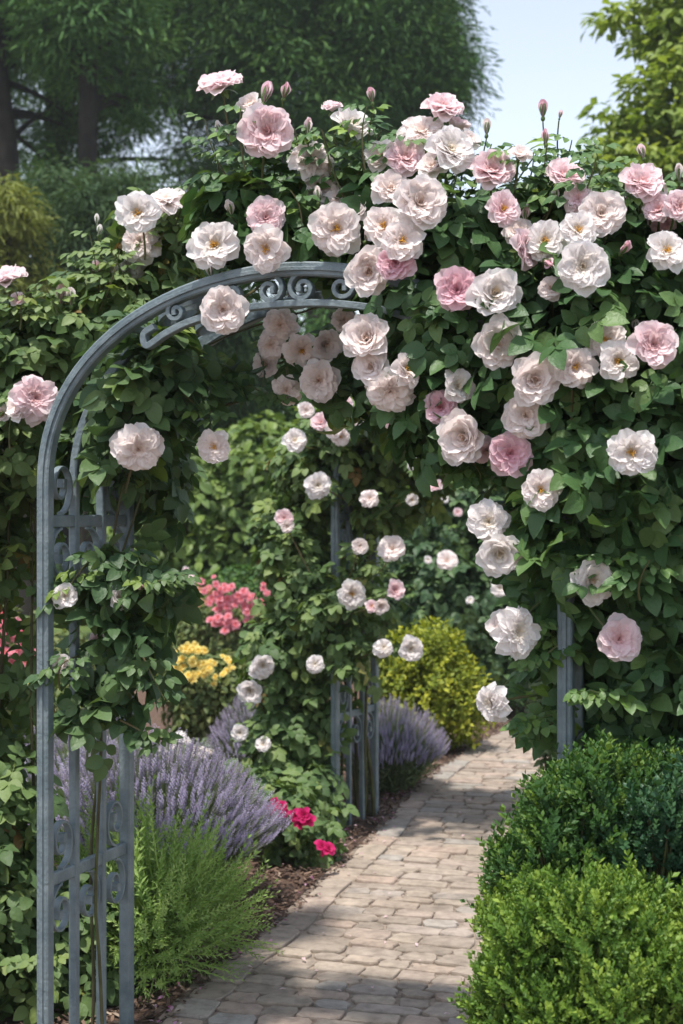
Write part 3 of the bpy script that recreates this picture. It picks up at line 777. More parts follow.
# --- climbing rose on the left leg of the near arch
def left_rose():
    rs = np.random.default_rng(31)
    base = P(112, 0, 4.12); base[2] = 0
    root = thing('climbing_rose', base, 'climbing rose twined through the left posts of the near arch, few pink blooms', 'climbing rose', 'climbing roses on the arches')
    def rej(p):
        u, v = arch_local(p, A1, TH1)
        hz = ASP+(AH-ASP)*np.sqrt(np.clip(1-((u-AW/2)/(AW/2))**2, 0, 1))
        return (v < .07) & (u > -.05) | ((v < AD+.04) & (v > -.3) & (u < .34) & (p[:, 2] > 1.43) & (p[:, 2] < 1.66)) | ((p[:, 2] > hz-.13) & (v < .5) & (u < .95)) & (u > .27) | ((p[:, 2] > hz-.03) & (v < .12) & (u < .4) & (u > -.1))
    B = [(140, 475, .5, 36, 64, .12, 1.4), (105, 450, .6, 30, 60, .1, .9), (150, 372, .16, 26, 26, .08, 1.), (165, 350, .28, 45, 36, .12, 1.2), (225, 348, .3, 55, 40, .13, 1.2), (285, 345, .3, 50, 36, .13, .8), (335, 350, .3, 40, 36, .13, .8), (140, 400, .22, 30, 45, .13, 1.), (118, 490, .2, 26, 50, .11, .9), (125, 570, .15, 40, 50, .12, .9),
         (148, 585, .12, 20, 26, .08, .7), (110, 660, .16, 38, 50, .10, .95), (105, 720, .16, 26, 26, .08, .7), (85, 560, .12, 30, 60, .10, .5), (88, 640, .12, 25, 60, .08, .6), (138, 640, .15, 12, 24, .06, .5),
         (380, 380, .35, 30, 35, .12, 1)]
    Rz = [(139, 451, 50, 'blown', 'blush', .4, -.35, .02), (128, 440, 30, 'cup', 'blush', -.4, .3, .04), (213, 447, 34, 'open', 'blush', -.1, -.2, .2, 200, 400), (65, 596, 24, 'full', 'white', .2, .1, .02), (119, 597, 24, 'cup', 'white', .6, .3, .05), (61, 663, 18, 'full', 'blush', .1, 0, .02),
          (98, 640, 16, 'full', 'pink', .1, 0, .3), (140, 588, 11, 'bud', 'deep_pink', .3, .5, .08),
          (280, 326, 32, 'blown', 'blush', 0, -.4, .3), (270, 346, 30, 'blown', 'blush', -.2, -.2, .3), (302, 352, 38, 'open', 'blush', .2, -.4, .3), (326, 345, 30, 'cup', 'blush', .2, -.3, .3), (319, 381, 42, 'full', 'blush', .2, -.3, .2),
          (286, 392, 30, 'blown', 'blush', -.1, -.5, .3), (345, 320, 24, 'blown', 'blush', .2, -.4, .3), (266, 365, 24, 'cup', 'blush', -.3, -.3, .35)]
    mb = MB(); cs = mass(mb, B, ya, rs, size=.14, dens=6.2, rej=clear_of(Rz, ya, -.18, rej))
    lf = dress(root, Rz, cs, ya, None, rs)
    shoots(lf, root, [(130, 600, 185, 575, .08), (135, 640, 165, 700, .08), (120, 560, 170, 590, .12), (120, 720, 160, 745, .1), (240, 380, 280, 400, .3), (180, 390, 220, 420, .2), (60, 610, 90, 560, .02), (60, 690, 68, 660, .02)], ya, rs)
    mb.v += lf.v; mb.r += lf.r; mb.m += lf.m; mb.f += [f+mb.n for f in lf.f]; mb.n += lf.n
    keep(mb.build('foliage', M['rose_leaf'], root, True), root); pass
    w = lambda u, v, z: tuple(A1+np.array([math.cos(TH1)*u+math.sin(TH1)*v, -math.sin(TH1)*u+math.cos(TH1)*v, z]))
    canes(root, [[w(.04, .22, 0), w(.02, .24, .6), w(.06, .2, 1.2), w(.1, .24, 1.6), w(.3, .28, 1.98), w(.7, .3, 2.12)],
                 [w(-.04, .3, 0), w(-.03, .31, .7), w(.03, .3, 1.3), w(.15, .35, 1.75)],
                 [w(.1, .27, 1.7), w(.4, .3, 1.85), w(.7, .35, 1.9)]], .0055, .003)
left_rose()

# --- rose shrub outside the arch on the left
def outer_rose():
    rs = np.random.default_rng(41)
    Yb = 4.55; base = P(10, 0, Yb); base[2] = 0
    root = thing('rose_shrub', base, 'tall leafy rose shrub left of the near arch with pink blooms and tight buds', 'rose bush')
    dp = lambda px: 4.45
    def rej(p):
        u, v = arch_local(p, A1, TH1); return (u > -.07) & (v < .5) | (u > .1) & (v < .9) & (p[:, 2] > .95)
    B = [(-20, 360, .1, 60, 55, .3), (40, 350, .1, 55, 45, .25), (95, 330, .1, 45, 55, .22), (135, 290, .1, 40, 50, .2), (170, 250, .15, 34, 42, .18, .9), (150, 225, .15, 20, 28, .1, .7), (30, 430, .1, 70, 70, .3), (-40, 520, .1, 50, 100, .3), (95, 410, .2, 40, 55, .2), (25, 540, .15, 30, 80, .15, .45),
         (12, 680, .15, 30, 70, .12, .28), (-40, 720, .15, 40, 120, .3), (10, 820, .05, 36, 80, .2, 1), (0, 930, 0, 46, 90, .25, 1.1), (70, 950, .1, 56, 75, .2, 1.1), (60, 1020, .1, 66, 50, .2, 1.), (-50, 900, 0, 60, 130, .3), (200, 225, .2, 30, 30, .14, .6)]
    Rz = [(137, 212, 42, 'open', 'white', -.1, .2, -.15, 145, 260), (166, 197, 40, 'blown', 'blush', .2, .6, -.05, 165, 240), (140, 240, 40, 'blown', 'blush', 0, .1, .0), (37, 397, 46, 'blown', 'pink', .5, .2, -.3), (20, 408, 26, 'cup', 'blush', -.6, .2, -.3), (6, 278, 44, 'full', 'pink', -.1, .7, -.1, 10, 340),
          (61, 299, 16, 'bud', 'deep_pink', -.1, .95, -.1, 60, 350), (71, 300, 16, 'bud', 'blush', .1, .97, -.1, 68, 350), (97, 222, 9, 'bud', 'white', 0, .98, 0, 105, 300), (99, 232, 9, 'bud', 'white', .1, .98, 0, 106, 300), (98, 266, 13, 'cup', 'pink', -.1, .5, 0), (109, 268, 14, 'cup', 'white', .2, .3, 0), (128, 268, 30, 'blown', 'white', -.3, 0, .1), (2, 415, 18, 'cup', 'blush', 0, 0, -.2), (18, 300, 14, 'cup', 'pink', .1, .3, -.1)]
    mb = MB(); cs = mass(mb, B, dp, rs, size=.118, dens=5.0, rej=clear_of(Rz, dp, -.18, rej), tone=.08)
    lf = dress(root, Rz, cs, dp, None, rs)
    shoots(lf, root, [(100, 300, 90, 235, 0), (110, 300, 75, 255, 0), (150, 250, 190, 185, 0), (170, 240, 185, 200, 0), (20, 330, 15, 290, -.1), (65, 330, 45, 285, -.1), (190, 220, 205, 190, .1), (100, 310, 120, 250, -.05), (10, 450, 20, 400, -.2), (20, 970, 50, 960, -.3), (130, 300, 110, 250, 0)], dp, rs)
    mb.v += lf.v; mb.r += lf.r; mb.m += lf.m; mb.f += [f+mb.n for f in lf.f]; mb.n += lf.n
    keep(mb.build('foliage', M['rose_leaf_fresh'], root, True), root); pass
    W = lambda px, py, y: tuple(P(px, py, y))
    runs = []
    for i in range(6):
        x0 = rs.uniform(-30, 60); x1 = x0+rs.uniform(-50, 50)
        a = P(x0, 0, 4.5+rs.uniform(-.1, .2)); a[2] = 0
        runs.append([tuple(a), W((x0+x1)/2+rs.uniform(-10, 10), 700, 4.5), W(x1, 360, 4.5)])
    canes(root, runs, .007, .003)
outer_rose()

# --- climbing rose on the far arch
def far_rose():
    rs = np.random.default_rng(51)
    base = P(318, 0, 7.0); base[2] = 0
    root = thing('climbing_rose', base, 'climbing rose with small white blooms smothering the far arch, bare bars showing through', 'climbing rose', 'climbing roses on the arches')
    def rej(p):
        u, v = arch_local(p, A2, TH2)
        return (u > -.04) & (u < .14) & (v < .5) & (v > -.06) & (p[:, 2] < .86) | (p[:, 2] < 1.55) & (u > .28) & (u < AW)
    B = [(312, 470, .2, 32, 50, .28), (350, 440, .2, 55, 45, .32), (410, 425, .22, 55, 42, .36, 1.3), (470, 420, .25, 55, 42, .4, 1.4), (540, 430, .25, 60, 50, .4, 1.4), (290, 550, .15, 30, 60, .22), (320, 600, .1, 34, 60, .2), (365, 610, .12, 26, 50, .15, .6), (290, 660, .1, 42, 50, .22),
         (300, 730, .1, 34, 60, .2), (335, 700, .15, 18, 60, .1, .6), (280, 735, .0, 24, 36, .2), (335, 612, -.12, 24, 32, .08, .8), (352, 655, -.1, 18, 22, .07, .7), (270, 780, -.05, 32, 50, .2), (315, 800, -.1, 24, 44, .15, .9), (375, 500, .2, 18, 50, .12, .7), (365, 690, .2, 18, 50, .1, .35), (410, 485, .3, 30, 30, .2, .8), (600, 450, .2, 60, 60, .3), (610, 600, .2, 50, 140, .25)]
    mb = MB(); cs = mass(mb, B, ya2, rs, size=.125, dens=5.2, rej=rej, tone=.05)
    L = [(295, 440, 24), (321, 422, 21), (341, 437, 18), (334, 428, 16), (318, 485, 26), (284, 518, 18), (287, 526, 14), (358, 420, 13), (388, 431, 26), (386, 418, 18), (392, 548, 26), (360, 546, 16), (352, 594, 28), (395, 590, 18), (370, 498, 18), (423, 477, 18), (414, 464, 14), (372, 606, 14), (381, 606, 14),
         (384, 647, 20), (411, 649, 24), (263, 666, 24), (258, 670, 18), (250, 691, 22), (315, 664, 18), (240, 733, 17), (263, 744, 16), (447, 462, 16), (330, 400, 18), (345, 402, 16), (365, 412, 14), (306, 410, 16), (412, 500, 12), (436, 486, 12)]
    cols = ['white', 'blush', 'blush', 'pink']
    Rz = []
    for i, (x, y, d) in enumerate(L):
        Rz.append((x, y, d, ['full', 'full', 'open', 'cup', 'blown'][i % 5], cols[(i*7) % 4] if y < 640 else 'white', RG.uniform(-.35, .35), RG.uniform(-.2, .4), -.42 if y < 500 else -.3))
    lf = dress(root, Rz, cs, ya2, None, rs)
    mb.v += lf.v; mb.r += lf.r; mb.m += lf.m; mb.f += [f+mb.n for f in lf.f]; mb.n += lf.n
    keep(mb.build('foliage', M['rose_leaf_fresh'], root, True), root)
    w = lambda u, v, z: tuple(A2+np.array([math.cos(TH2)*u+math.sin(TH2)*v, -math.sin(TH2)*u+math.cos(TH2)*v, z]))
    runs = []
    for i in range(12):
        o = rs.uniform(-.28, .02); v0 = rs.uniform(.05, .45)
        runs.append([w(o, v0, 0), w(o+rs.uniform(-.05, .05), v0, .6), w(o+rs.uniform(-.05, .08), v0, 1.2), w(.05+rs.uniform(-.1, .1), v0, 1.7), w(.4, v0, 2.15)])
    canes(root, runs, .008, .004)
far_rose()

# ------------------------------------------------------------------ generic shrubs
def shrub(name, label, cat, px, base_py, blobs, tpls, size, mat, seed, dens=4., group=None, twig=True, align='leaf', area=None, tone=0., stem_r=.012, **k):
    """blobs: px,py,dY,rx,rz(px),ry(m)[,dens]"""
    rs = np.random.default_rng(seed); Y = EYE*F/(base_py-CY)
    base = P(px, base_py, Y); base[2] = 0
    root = thing(name, base, label, cat, group)
    mb = MB(); cs = []
    for b in blobs:
        bx, by, dy, rx, rz, ry = b[:6]; dn = b[6] if len(b) > 6 else 1
        y = Y+dy; s = y/F; c = P(bx, by, y); r = np.array([rx*s, ry, rz*s])
        A = area or .3*size**2
        n = dens*dn*math.pi*(r[0]*r[2]+.5*r[1]*(r[0]+r[2])*.5)/A
        fill(mb, tpls, c, r, n, size, rs, zmin=.01, align=align, tone=tone, **k); cs.append((c, r))
    keep(mb.build('foliage', mat, root), root)
    if twig:
        runs = []
        for c, r in cs:
            for j in range(3):
                e = c+rvec(rs, 1)[0]*r*.6; a = base+np.array([rs.uniform(-.06, .06), rs.uniform(-.06, .06), 0])
                m = (a+e)/2+np.array([rs.uniform(-.05, .05), 0, .08]); runs.append([tuple(a), tuple(m), tuple(e)])
        canes(root, runs, stem_r, stem_r*.3, 'branches')
    return root, cs, Y, rs

def flowers(root, Y, spots, colr, name='flower', kind='small'):
    for x, y, d, dy in spots:
        yy = Y+dy; b, o = blossom(root, P(x, y, yy), d*yy/F, kind, colr, facing(RG.uniform(-.4, .4), RG.uniform(.1, .8)), name=name, subs=False)

# box shrubs, lower right
def box(label, px, base_py, blobs, mat, seed, size=.05, dens=2.9, **k):
    rk = random.Random(seed); kn = []
    for b in blobs:
        for _ in range(11):
            a = rk.uniform(-.25, 3.4); q = rk.uniform(.35, .98)
            kn.append((b[0]+math.cos(a)*b[3]*q, b[1]-math.sin(a)*b[4]*q*.95, b[2]-rk.uniform(.4, 1)*b[5]*math.sqrt(max(0, 1-q*q)), b[3]*rk.uniform(.17, .3), b[4]*rk.uniform(.18, .36), b[5]*.3, .9))
    blobs = [(b[0], b[1]+6, b[2], b[3]*.94, b[4]*.94, b[5]*.94) for b in blobs]+kn
    return shrub('box_shrub', label, 'box bush', px, base_py, blobs, BOX_SPRIGS, size, M[mat], seed, dens=dens, group='clipped box bushes beside the path', align='sprig', area=.16*size**2, shell=.13, inner=.18, out=.55, up=.75, rand=.35, lump=.10, stem_r=.008, **k)
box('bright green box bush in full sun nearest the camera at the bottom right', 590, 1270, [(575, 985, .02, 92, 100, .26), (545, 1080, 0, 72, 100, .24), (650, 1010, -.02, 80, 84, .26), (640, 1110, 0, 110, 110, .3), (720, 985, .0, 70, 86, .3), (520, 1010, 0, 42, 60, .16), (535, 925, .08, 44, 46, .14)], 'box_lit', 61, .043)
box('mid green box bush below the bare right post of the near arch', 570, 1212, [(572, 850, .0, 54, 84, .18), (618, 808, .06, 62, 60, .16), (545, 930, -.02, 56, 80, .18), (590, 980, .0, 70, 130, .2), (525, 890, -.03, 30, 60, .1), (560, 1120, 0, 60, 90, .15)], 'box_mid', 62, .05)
box('deep green box bush in the shade of the roses at the right edge', 665, 1220, [(650, 862, -.02, 52, 72, .16), (705, 820, .05, 60, 72, .2), (650, 960, .1, 60, 90, .16), (720, 930, 0, 60, 130, .2), (690, 1110, 0, 70, 90, .15)], 'box_shaded', 63, .05)

# euonymus
shrub('euonymus_bush', 'golden yellow leaved rounded bush at the bend of the path', 'bush', 425, 752, [(425, 695, 0, 46, 52, .32), (455, 705, .05, 30, 42, .25), (395, 690, .05, 28, 48, .25), (430, 660, .05, 36, 34, .25)], ROSETTE, .05, M['euonymus'], 71, dens=3.2, align='sprig', area=.25*.05**2*2, shell=.15, out=.6, up=.6, rand=.4)

# feathery green mound in front of lavender
shrub('green_mound', 'feathery lime green mound of soft shoots between the left posts and the path', 'shrub', 165, 985, [(160, 915, .0, 58, 64, .25), (130, 935, .05, 40, 66, .2), (200, 915, .12, 42, 48, .2), (110, 910, .15, 40, 74, .2)], FEATHER, .15, M['feather'], 72, dens=4.5, align='sprig', area=.10*.15**2, shell=.2, out=.9, up=.6, rand=.35, twig=True, stem_r=.006)

# lavender
SPIKE = None
def spike_tpl():
    V = []; Fc = []; rr = []
    rg = random.Random(4)
    for i in range(9):
        z = i*.11; 
        for k in range(3):
            a = k*2.094+i*.9; r = .11*(1-.45*abs(i-3.5)/5.5)
            b = np.array([0, 0, z]); d = np.array([math.cos(a), math.sin(a), .75]); s = np.array([-math.sin(a), math.cos(a), 0])
            n = len(V); V += [b, b+d*r*.6+s*r*.45, b+d*r*1.3, b+d*r*.6-s*r*.45]; Fc.append((n, n+1, n+2, n+3)); rr += [-.15, 0, .25, 0]
    return np.array(V), [np.array(Fc)], np.array(rr)
SPIKE = spike_tpl()
def lavender(label, px, base_py, rad, h, n, seed, flat=1., bias=(0, 0), spk=.055, lf=1.):
    rs = np.random.default_rng(seed); Y = EYE*F/(base_py-CY); base = P(px, base_py, Y); base[2] = 0
    root = thing('lavender_bush', base, label, 'lavender', 'lavender bushes along the path')
    # stems fan out of the crown of the plant
    th = rs.uniform(0, 6.283, n); q = np.sqrt(rs.random(n)); lean = q*1.12
    L = h*(1-.12*q)*rs.uniform(.82, 1.12, n)
    d = np.stack([np.cos(th)*np.sin(lean)*rad/h, np.sin(th)*np.sin(lean)*rad/h*flat, np.cos(lean*.92)], 1)
    b0 = base+np.stack([np.cos(th)*q*rad*.35, np.sin(th)*q*rad*.35*flat, np.zeros(n)], 1)
    tip = b0+d*L[:, None]+np.array([bias[0], bias[1], 0])*L[:, None]
    tip[:, 2] = np.maximum(tip[:, 2], .06)
    ax = unit(tip-b0+np.array([0, 0, .12]))
    mid = (b0+tip)/2+np.array([0, 0, .05])
    st = MB(); w = .0016*np.cross(ax, rvec(rs, n)); w = unit(w)*.0022
    V = np.stack([b0-w, b0+w, mid+w, mid-w, tip+w*.7, tip-w*.7], 1).reshape(-1, 3)
    fc = np.array([(0, 1, 2, 3), (3, 2, 4, 5)])
    st.add(V, (fc[None]+(np.arange(n)*6)[:, None, None]).reshape(-1, 4), np.repeat(rs.random(n), 6))
    keep(st.build('stalks', M['grey_leaf'], root), root); 
    sp = MB(); stamp(sp, SPIKE, tip-ax*.01, frames(ax, rvec(rs, n)), spk*rs.uniform(.7, 1.3, n), rs.random(n)*.8)
    o = keep(sp.build('flower_spikes', M['lavender'], root), root); o['kind'] = 'stuff'
    fo = MB(); m = int(n*3.2*lf); k = rs.integers(0, n, m); t = rs.uniform(.15, .78, m)[:, None]
    p = b0[k]*(1-t)+tip[k]*t+rs.normal(0, .012, (m, 3)); dr = unit(tip[k]-b0[k])+rvec(rs, m)*.5
    p[:, 2] = np.maximum(p[:, 2], .01)
    stamp(fo, (np.array([(-.05, 0, 0), (.05, 0, 0), (.05, .8, 0), (0, 1, 0), (-.05, .8, 0)]), [np.array([(0, 1, 2, 3, 4)])]), p, frames(rvec(rs, m), dr), rs.uniform(.03, .065, m), rs.random(m))
    keep(fo.build('foliage', M['grey_leaf'], root), root)
    return root
lavender('large flowering lavender bush spilling toward the path behind the left posts', 152, 905, .43, .60, 3000, 81, .8, spk=.06)
lavender('lavender bush seen low between the left posts, behind the large one', 95, 850, .42, .55, 1500, 82)
lavender('hazy lavender bush behind the small white roses left of the far arch', 262, 790, .25, .50, 1100, 83, lf=.8)
lavender('rounded lavender bush right of the far arch below the golden bush', 388, 790, .28, .45, 1500, 84)

# hot pink rose near the far arch foot
r, cs, Y, rs = shrub('rose_shrub', 'low rose shrub with hot magenta blooms at the foot of the far arch', 'rose bush', 300, 862, [(285, 815, 0, 30, 34, .18), (315, 835, .0, 22, 26, .14), (262, 800, .1, 24, 34, .16)], COMP, .11, M['rose_leaf_fresh'], 85, dens=5, area=LEAF_A*(.11/.13)**2, stem_r=.006)
flowers(r, Y, [(275, 802, 9, -.34), (281, 806, 11, -.36), (272, 808, 10, -.36), (283, 812, 10, -.36), (296, 816, 13, -.38), (303, 815, 14, -.4), (300, 823, 12, -.38), (309, 820, 11, -.38), (322, 845, 12, -.3), (329, 848, 12, -.3), (325, 852, 9, -.3)], 'hot', 'rose_blossom')

# yellow, coral, salmon flower bushes
def cluster(cx, cy, rx, ry, n, d, dy, seed):
    rg = random.Random(seed); out = []
    for _ in range(n):
        a = rg.uniform(0, 6.28); q = math.sqrt(rg.random())
        out.append((cx+math.cos(a)*q*rx, cy+math.sin(a)*q*ry, d*rg.uniform(.75, 1.2), dy+rg.uniform(-.05, .05)))
    return out
FB = dict(area=.3*.05**2, dens=4.2, twig=True)
r, cs, Y, rs = shrub('flowering_shrub', 'leafy shrub topped with a cluster of yellow flowers', 'flower bush', 200, 745, [(200, 700, 0, 36, 40, .28), (185, 680, 0, 24, 30, .2), (225, 690, .1, 26, 40, .2)], SINGLE, .055, M['flower_bush'], 91, **FB)
flowers(r, Y, cluster(190, 662, 22, 18, 50, 7, -.3, 1)+cluster(222, 672, 12, 18, 12, 6, -.3, 2)+cluster(190, 648, 10, 5, 6, 6, -.25, 12), 'yellow')
r, cs, Y, rs = shrub('flowering_shrub', 'airy shrub with a coral pink spray of flowers beyond the yellow one', 'flower bush', 240, 700, [(235, 640, 0, 50, 42, .4), (270, 650, .1, 36, 50, .4), (205, 640, .2, 36, 40, .35)], SINGLE, .06, M['flower_bush'], 92, **FB)
flowers(r, Y, cluster(230, 610, 22, 24, 50, 7.5, -.4, 3)+cluster(262, 596, 22, 16, 20, 6.5, -.4, 4)+cluster(215, 590, 22, 14, 12, 6, -.4, 5), 'coral')
flowers(r, Y, cluster(205, 596, 12, 8, 12, 7, -.3, 6), 'salmon')
r, cs, Y, rs = shrub('flowering_shrub', 'tall pale stemmed plant with a few lilac pink flowers before the laurel hedge', 'flower bush', 185, 690, [(185, 620, 0, 24, 36, .25), (165, 640, 0, 20, 34, .2), (150, 655, .1, 20, 30, .2)], SINGLE, .055, M['hedge_leaf'], 93, **FB)
flowers(r, Y, cluster(190, 578, 6, 12, 9, 6, -.2, 7)+cluster(165, 600, 8, 8, 5, 5, -.2, 8), 'pink')
r, cs, Y, rs = shrub('flowering_shrub', 'red flowered shrub at the left edge behind the near arch', 'flower bush', 10, 745, [(10, 670, 0, 50, 60, .35), (60, 680, .1, 40, 55, .3)], SINGLE, .055, M['flower_bush'], 94, **FB)
flowers(r, Y, cluster(8, 632, 22, 20, 34, 9, -.35, 9)+cluster(20, 650, 30, 14, 14, 8, -.35, 14), 'coral')
r, cs, Y, rs = shrub('flowering_shrub', 'yellow flowered shrub low at the left edge behind the near arch', 'flower bush', 20, 800, [(15, 730, 0, 50, 55, .3), (60, 735, .1, 36, 50, .3), (100, 720, .3, 26, 36, .2)], SINGLE, .055, M['flower_bush'], 95, **FB)
flowers(r, Y, cluster(10, 684, 24, 16, 20, 9, -.3, 10)+cluster(100, 690, 20, 16, 8, 6, -.1, 15), 'yellow')
r, cs, Y, rs = shrub('flowering_shrub', 'low mat of tiny whitish flowers bordering the bark soil', 'ground cover plant', 180, 775, [(175, 758, 0, 34, 12, .3), (140, 762, 0, 30, 12, .3), (215, 752, .1, 22, 14, .2)], SINGLE, .035, M['grey_leaf'], 96, area=.3*.035**2, dens=4, twig=False)
flowers(r, Y, cluster(175, 752, 36, 8, 50, 5, -.2, 11)+[(179, 737, 13, -.1), (186, 741, 9, -.1)], 'white')

# shrubs along the right of the far arch (dark rose thicket with few blooms)
r, cs, Y, rs = shrub('rose_shrub', 'dense dark green rose thicket with scattered pale blooms behind the golden bush', 'rose bush', 480, 718, [(450, 600, .2, 55, 60, .5), (500, 610, .2, 50, 70, .5), (470, 520, .4, 60, 60, .5), (530, 620, .4, 40, 80, .5), (400, 600, .5, 40, 60, .4), (520, 500, .5, 60, 60, .4), (480, 670, .1, 34, 50, .3)], COMP, .16, M['rose_leaf'], 97, dens=4.2, area=LEAF_A*(.16/.13)**2, stem_r=.012)
for x, y, d, c in [(447, 560, 21, 'blush'), (500, 588, 17, 'white'), (512, 594, 12, 'white'), (444, 498, 10, 'white'), (458, 512, 9, 'pink'), (424, 508, 11, 'blush'), (428, 560, 8, 'white'), (505, 614, 10, 'blush'), (470, 600, 8, 'white'), (530, 568, 18, 'blush')]:
    blossom(r, P(x, y, Y-.55), d*(Y-.5)/F, 'full', c, facing(RG.uniform(-.4, .4), RG.uniform(-.1, .5)), subs=False)
shrub('leafy_shrub', 'small pale green shrub at the path edge behind the bare right post', 'shrub', 555, 815, [(552, 715, 0, 26, 48, .2), (580, 740, .0, 34, 50, .2), (610, 730, 0, 40, 70, .25)], SINGLE, .05, M['grey_leaf'], 98, dens=4, area=.3*.05**2)

# hedge and clipped mounds
shrub('laurel_hedge', 'broad sunlit laurel hedge with bright leaves behind the flower beds', 'hedge', 240, 672, [(190, 510, 0, 60, 80, 1.0), (260, 500, 0, 64, 85, 1.), (320, 510, .1, 60, 90, 1.), (150, 560, .2, 50, 70, .8), (230, 570, 0, 90, 70, .9), (330, 590, .1, 60, 70, .9)], SINGLE, .13, M['hedge_leaf'], 101, dens=3.6, area=.35*.13**2, shell=.12, lump=.1, stem_r=.03)
shrub('clipped_shrub', 'low clipped green mound in front of the laurel hedge', 'shrub', 240, 690, [(245, 590, .3, 36, 26, .5), (240, 630, .3, 44, 50, .5)], DIA and [DIA], .05, M['box_mid'], 102, dens=3.5, area=.3*.05**2, shell=.08, lump=.05)
shrub('clipped_shrub', 'paler clipped shrub left of the clipped mound, below the hedge', 'shrub', 165, 690, [(160, 605, .3, 36, 30, .5), (200, 600, .5, 30, 24, .4), (165, 640, .3, 40, 50, .4)], [DIA], .05, M['box_lit'], 103, dens=3.5, area=.3*.05**2, shell=.08, lump=.08)

# ------------------------------------------------------------------ trees
def _t(): pass
def tree(name, label, cat, px, Y, trunk_top, trunk_r, clumps, tpls, size, mat, seed, nleaf, limbs=True, group=None, droop=.7, cl=.5, flat=.55, up=.5, lean=0):
    """clumps: list of (px,py,dY,rx,rz,ry(m),count) volumes filled with leaf clumps"""
    rs = np.random.default_rng(seed); base = P(px, CY, Y); base[2] = 0
    root = thing(name, base, label, cat, group)
    C = []
    for bx, by, dy, rx, rz, ry, cnt in clumps:
        s = (Y+dy)/F; c = P(bx, by, Y+dy); r = np.array([rx*s, ry, rz*s])
        d = rvec(rs, cnt)*(rs.uniform(.25, 1, cnt)**.45)[:, None]
        C.append(c+d*r)
    C = np.concatenate(C); C = C[C[:, 2] > .4]
    tr = MB(); top = base+np.array([lean, 0, trunk_top])
    tp = [base-np.array([0, 0, .0]), base+np.array([lean*.2, 0, trunk_top*.35]), base+np.array([lean*.6, 0, trunk_top*.7]), top]
    tube(tr, catmull(tp, 6), trunk_r, trunk_r*.25, 10)
    if limbs:
        for i in rs.choice(len(C), min(len(C), 60), replace=False):
            e = C[i]; h = min(trunk_top*.95, max(trunk_top*.12, e[2]-rs.uniform(.1, .5)*np.linalg.norm((e-base)[:2])))
            a = base+np.array([lean*h/trunk_top, 0, h]); m = (a+e)/2+np.array([0, 0, .25])
            tube(tr, bez(a, m, e, 7), trunk_r*.22, .015, 5)
    keep(tr.build('trunk', M['bark'], root, True), root)
    mb = MB(); n = len(C)*nleaf
    k = np.repeat(np.arange(len(C)), nleaf); csz = cl*rs.uniform(.6, 1.3, len(C))
    d = rvec(rs, n)*(rs.random(n)**.5)[:, None]
    p = C[k]+d*csz[k][:, None]*np.array([1, 1, flat])
    p[:, 2] -= droop*.5*(d[:, 0]**2+d[:, 1]**2)*csz[k]
    nr = d*.5+np.array([0, 0, up])+rvec(rs, n)*.6
    dr = d+rvec(rs, n)*.4-np.array([0, 0, droop])
    tone = rs.random(len(C))[k]*.65+rs.random(n)*.35
    idx = rs.integers(0, len(tpls), n); rot = frames(nr, dr); sz = size*rs.uniform(.7, 1.3, n)
    for i, t in enumerate(tpls):
        s = idx == i; stamp(mb, t, p[s], rot[s], sz[s], tone[s])
    keep(mb.build('crown', mat, root), root)
    return root
GT = 'tall dark conifers behind the garden'
tree('conifer_tree', 'huge dark conifer whose crown edge stands against the sky at the centre', 'tree', 330, 23, 16, .5,
     [(385, 30, 0, 75, 95, 1.6, 300), (330, 60, 0, 110, 150, 2.2, 420), (425, 80, 0, 44, 56, 1.2, 150), (300, -30, 0, 130, 90, 2, 240), (340, 190, .5, 110, 120, 2, 280), (240, 20, 0, 60, 90, 1.6, 130), (225, 120, 0, 45, 60, 1, 34), (395, -30, 0, 55, 60, 1.2, 120)], [NEEDLE, FROND], .15, M['conifer'], 201, 90, group=GT, cl=.62, droop=.25, flat=.62, up=.8)
tree('conifer_tree', 'dark conifer with a thick bare trunk at the far left edge', 'tree', 34, 20, 14, .30,
     [(0, 10, .8, 90, 50, 1.6, 110), (60, -20, .8, 80, 60, 1.5, 120), (-50, 160, 2, 60, 120, 1.2, 80), (30, 100, 3.5, 60, 70, 1., 60)], [NEEDLE, FROND], .15, M['conifer'], 202, 90, group=GT, cl=.6, droop=.25, flat=.62, up=.8, lean=-1.3)
tree('conifer_tree', 'dark conifer with two slim trunks left of the sky gap', 'tree', 56, 24, 15, .3,
     [(110, 20, 0, 90, 60, 2, 150), (180, 50, 0, 60, 60, 1.5, 90), (90, 100, 1.5, 60, 40, 1, 26), (170, -20, 0, 90, 60, 1.5, 140), (205, 130, 1, 34, 70, 1., 34), (120, 110, 0, 34, 40, .6, 22), (70, 150, .5, 60, 40, 1, 34), (190, 175, .5, 40, 34, 1, 16), (225, 200, 1, 40, 40, 1, 30)], [NEEDLE, FROND], .15, M['conifer'], 203, 90, group=GT, cl=.6, droop=.25, flat=.62, up=.8)
tree('conifer_tree', 'slender dark conifer with a straight trunk, right of the leaning one at the left edge', 'tree', 88, 19.5, 14, .2,
     [(90, 10, -.2, 60, 45, .8, 60), (75, 60, .1, 34, 26, .5, 16), (130, 80, 1.2, 26, 40, .6, 16)], [NEEDLE, FROND], .15, M['conifer'], 204, 90, group=GT, cl=.55, droop=.25, flat=.62, up=.8)
GS = 'evergreen trees making the backdrop'
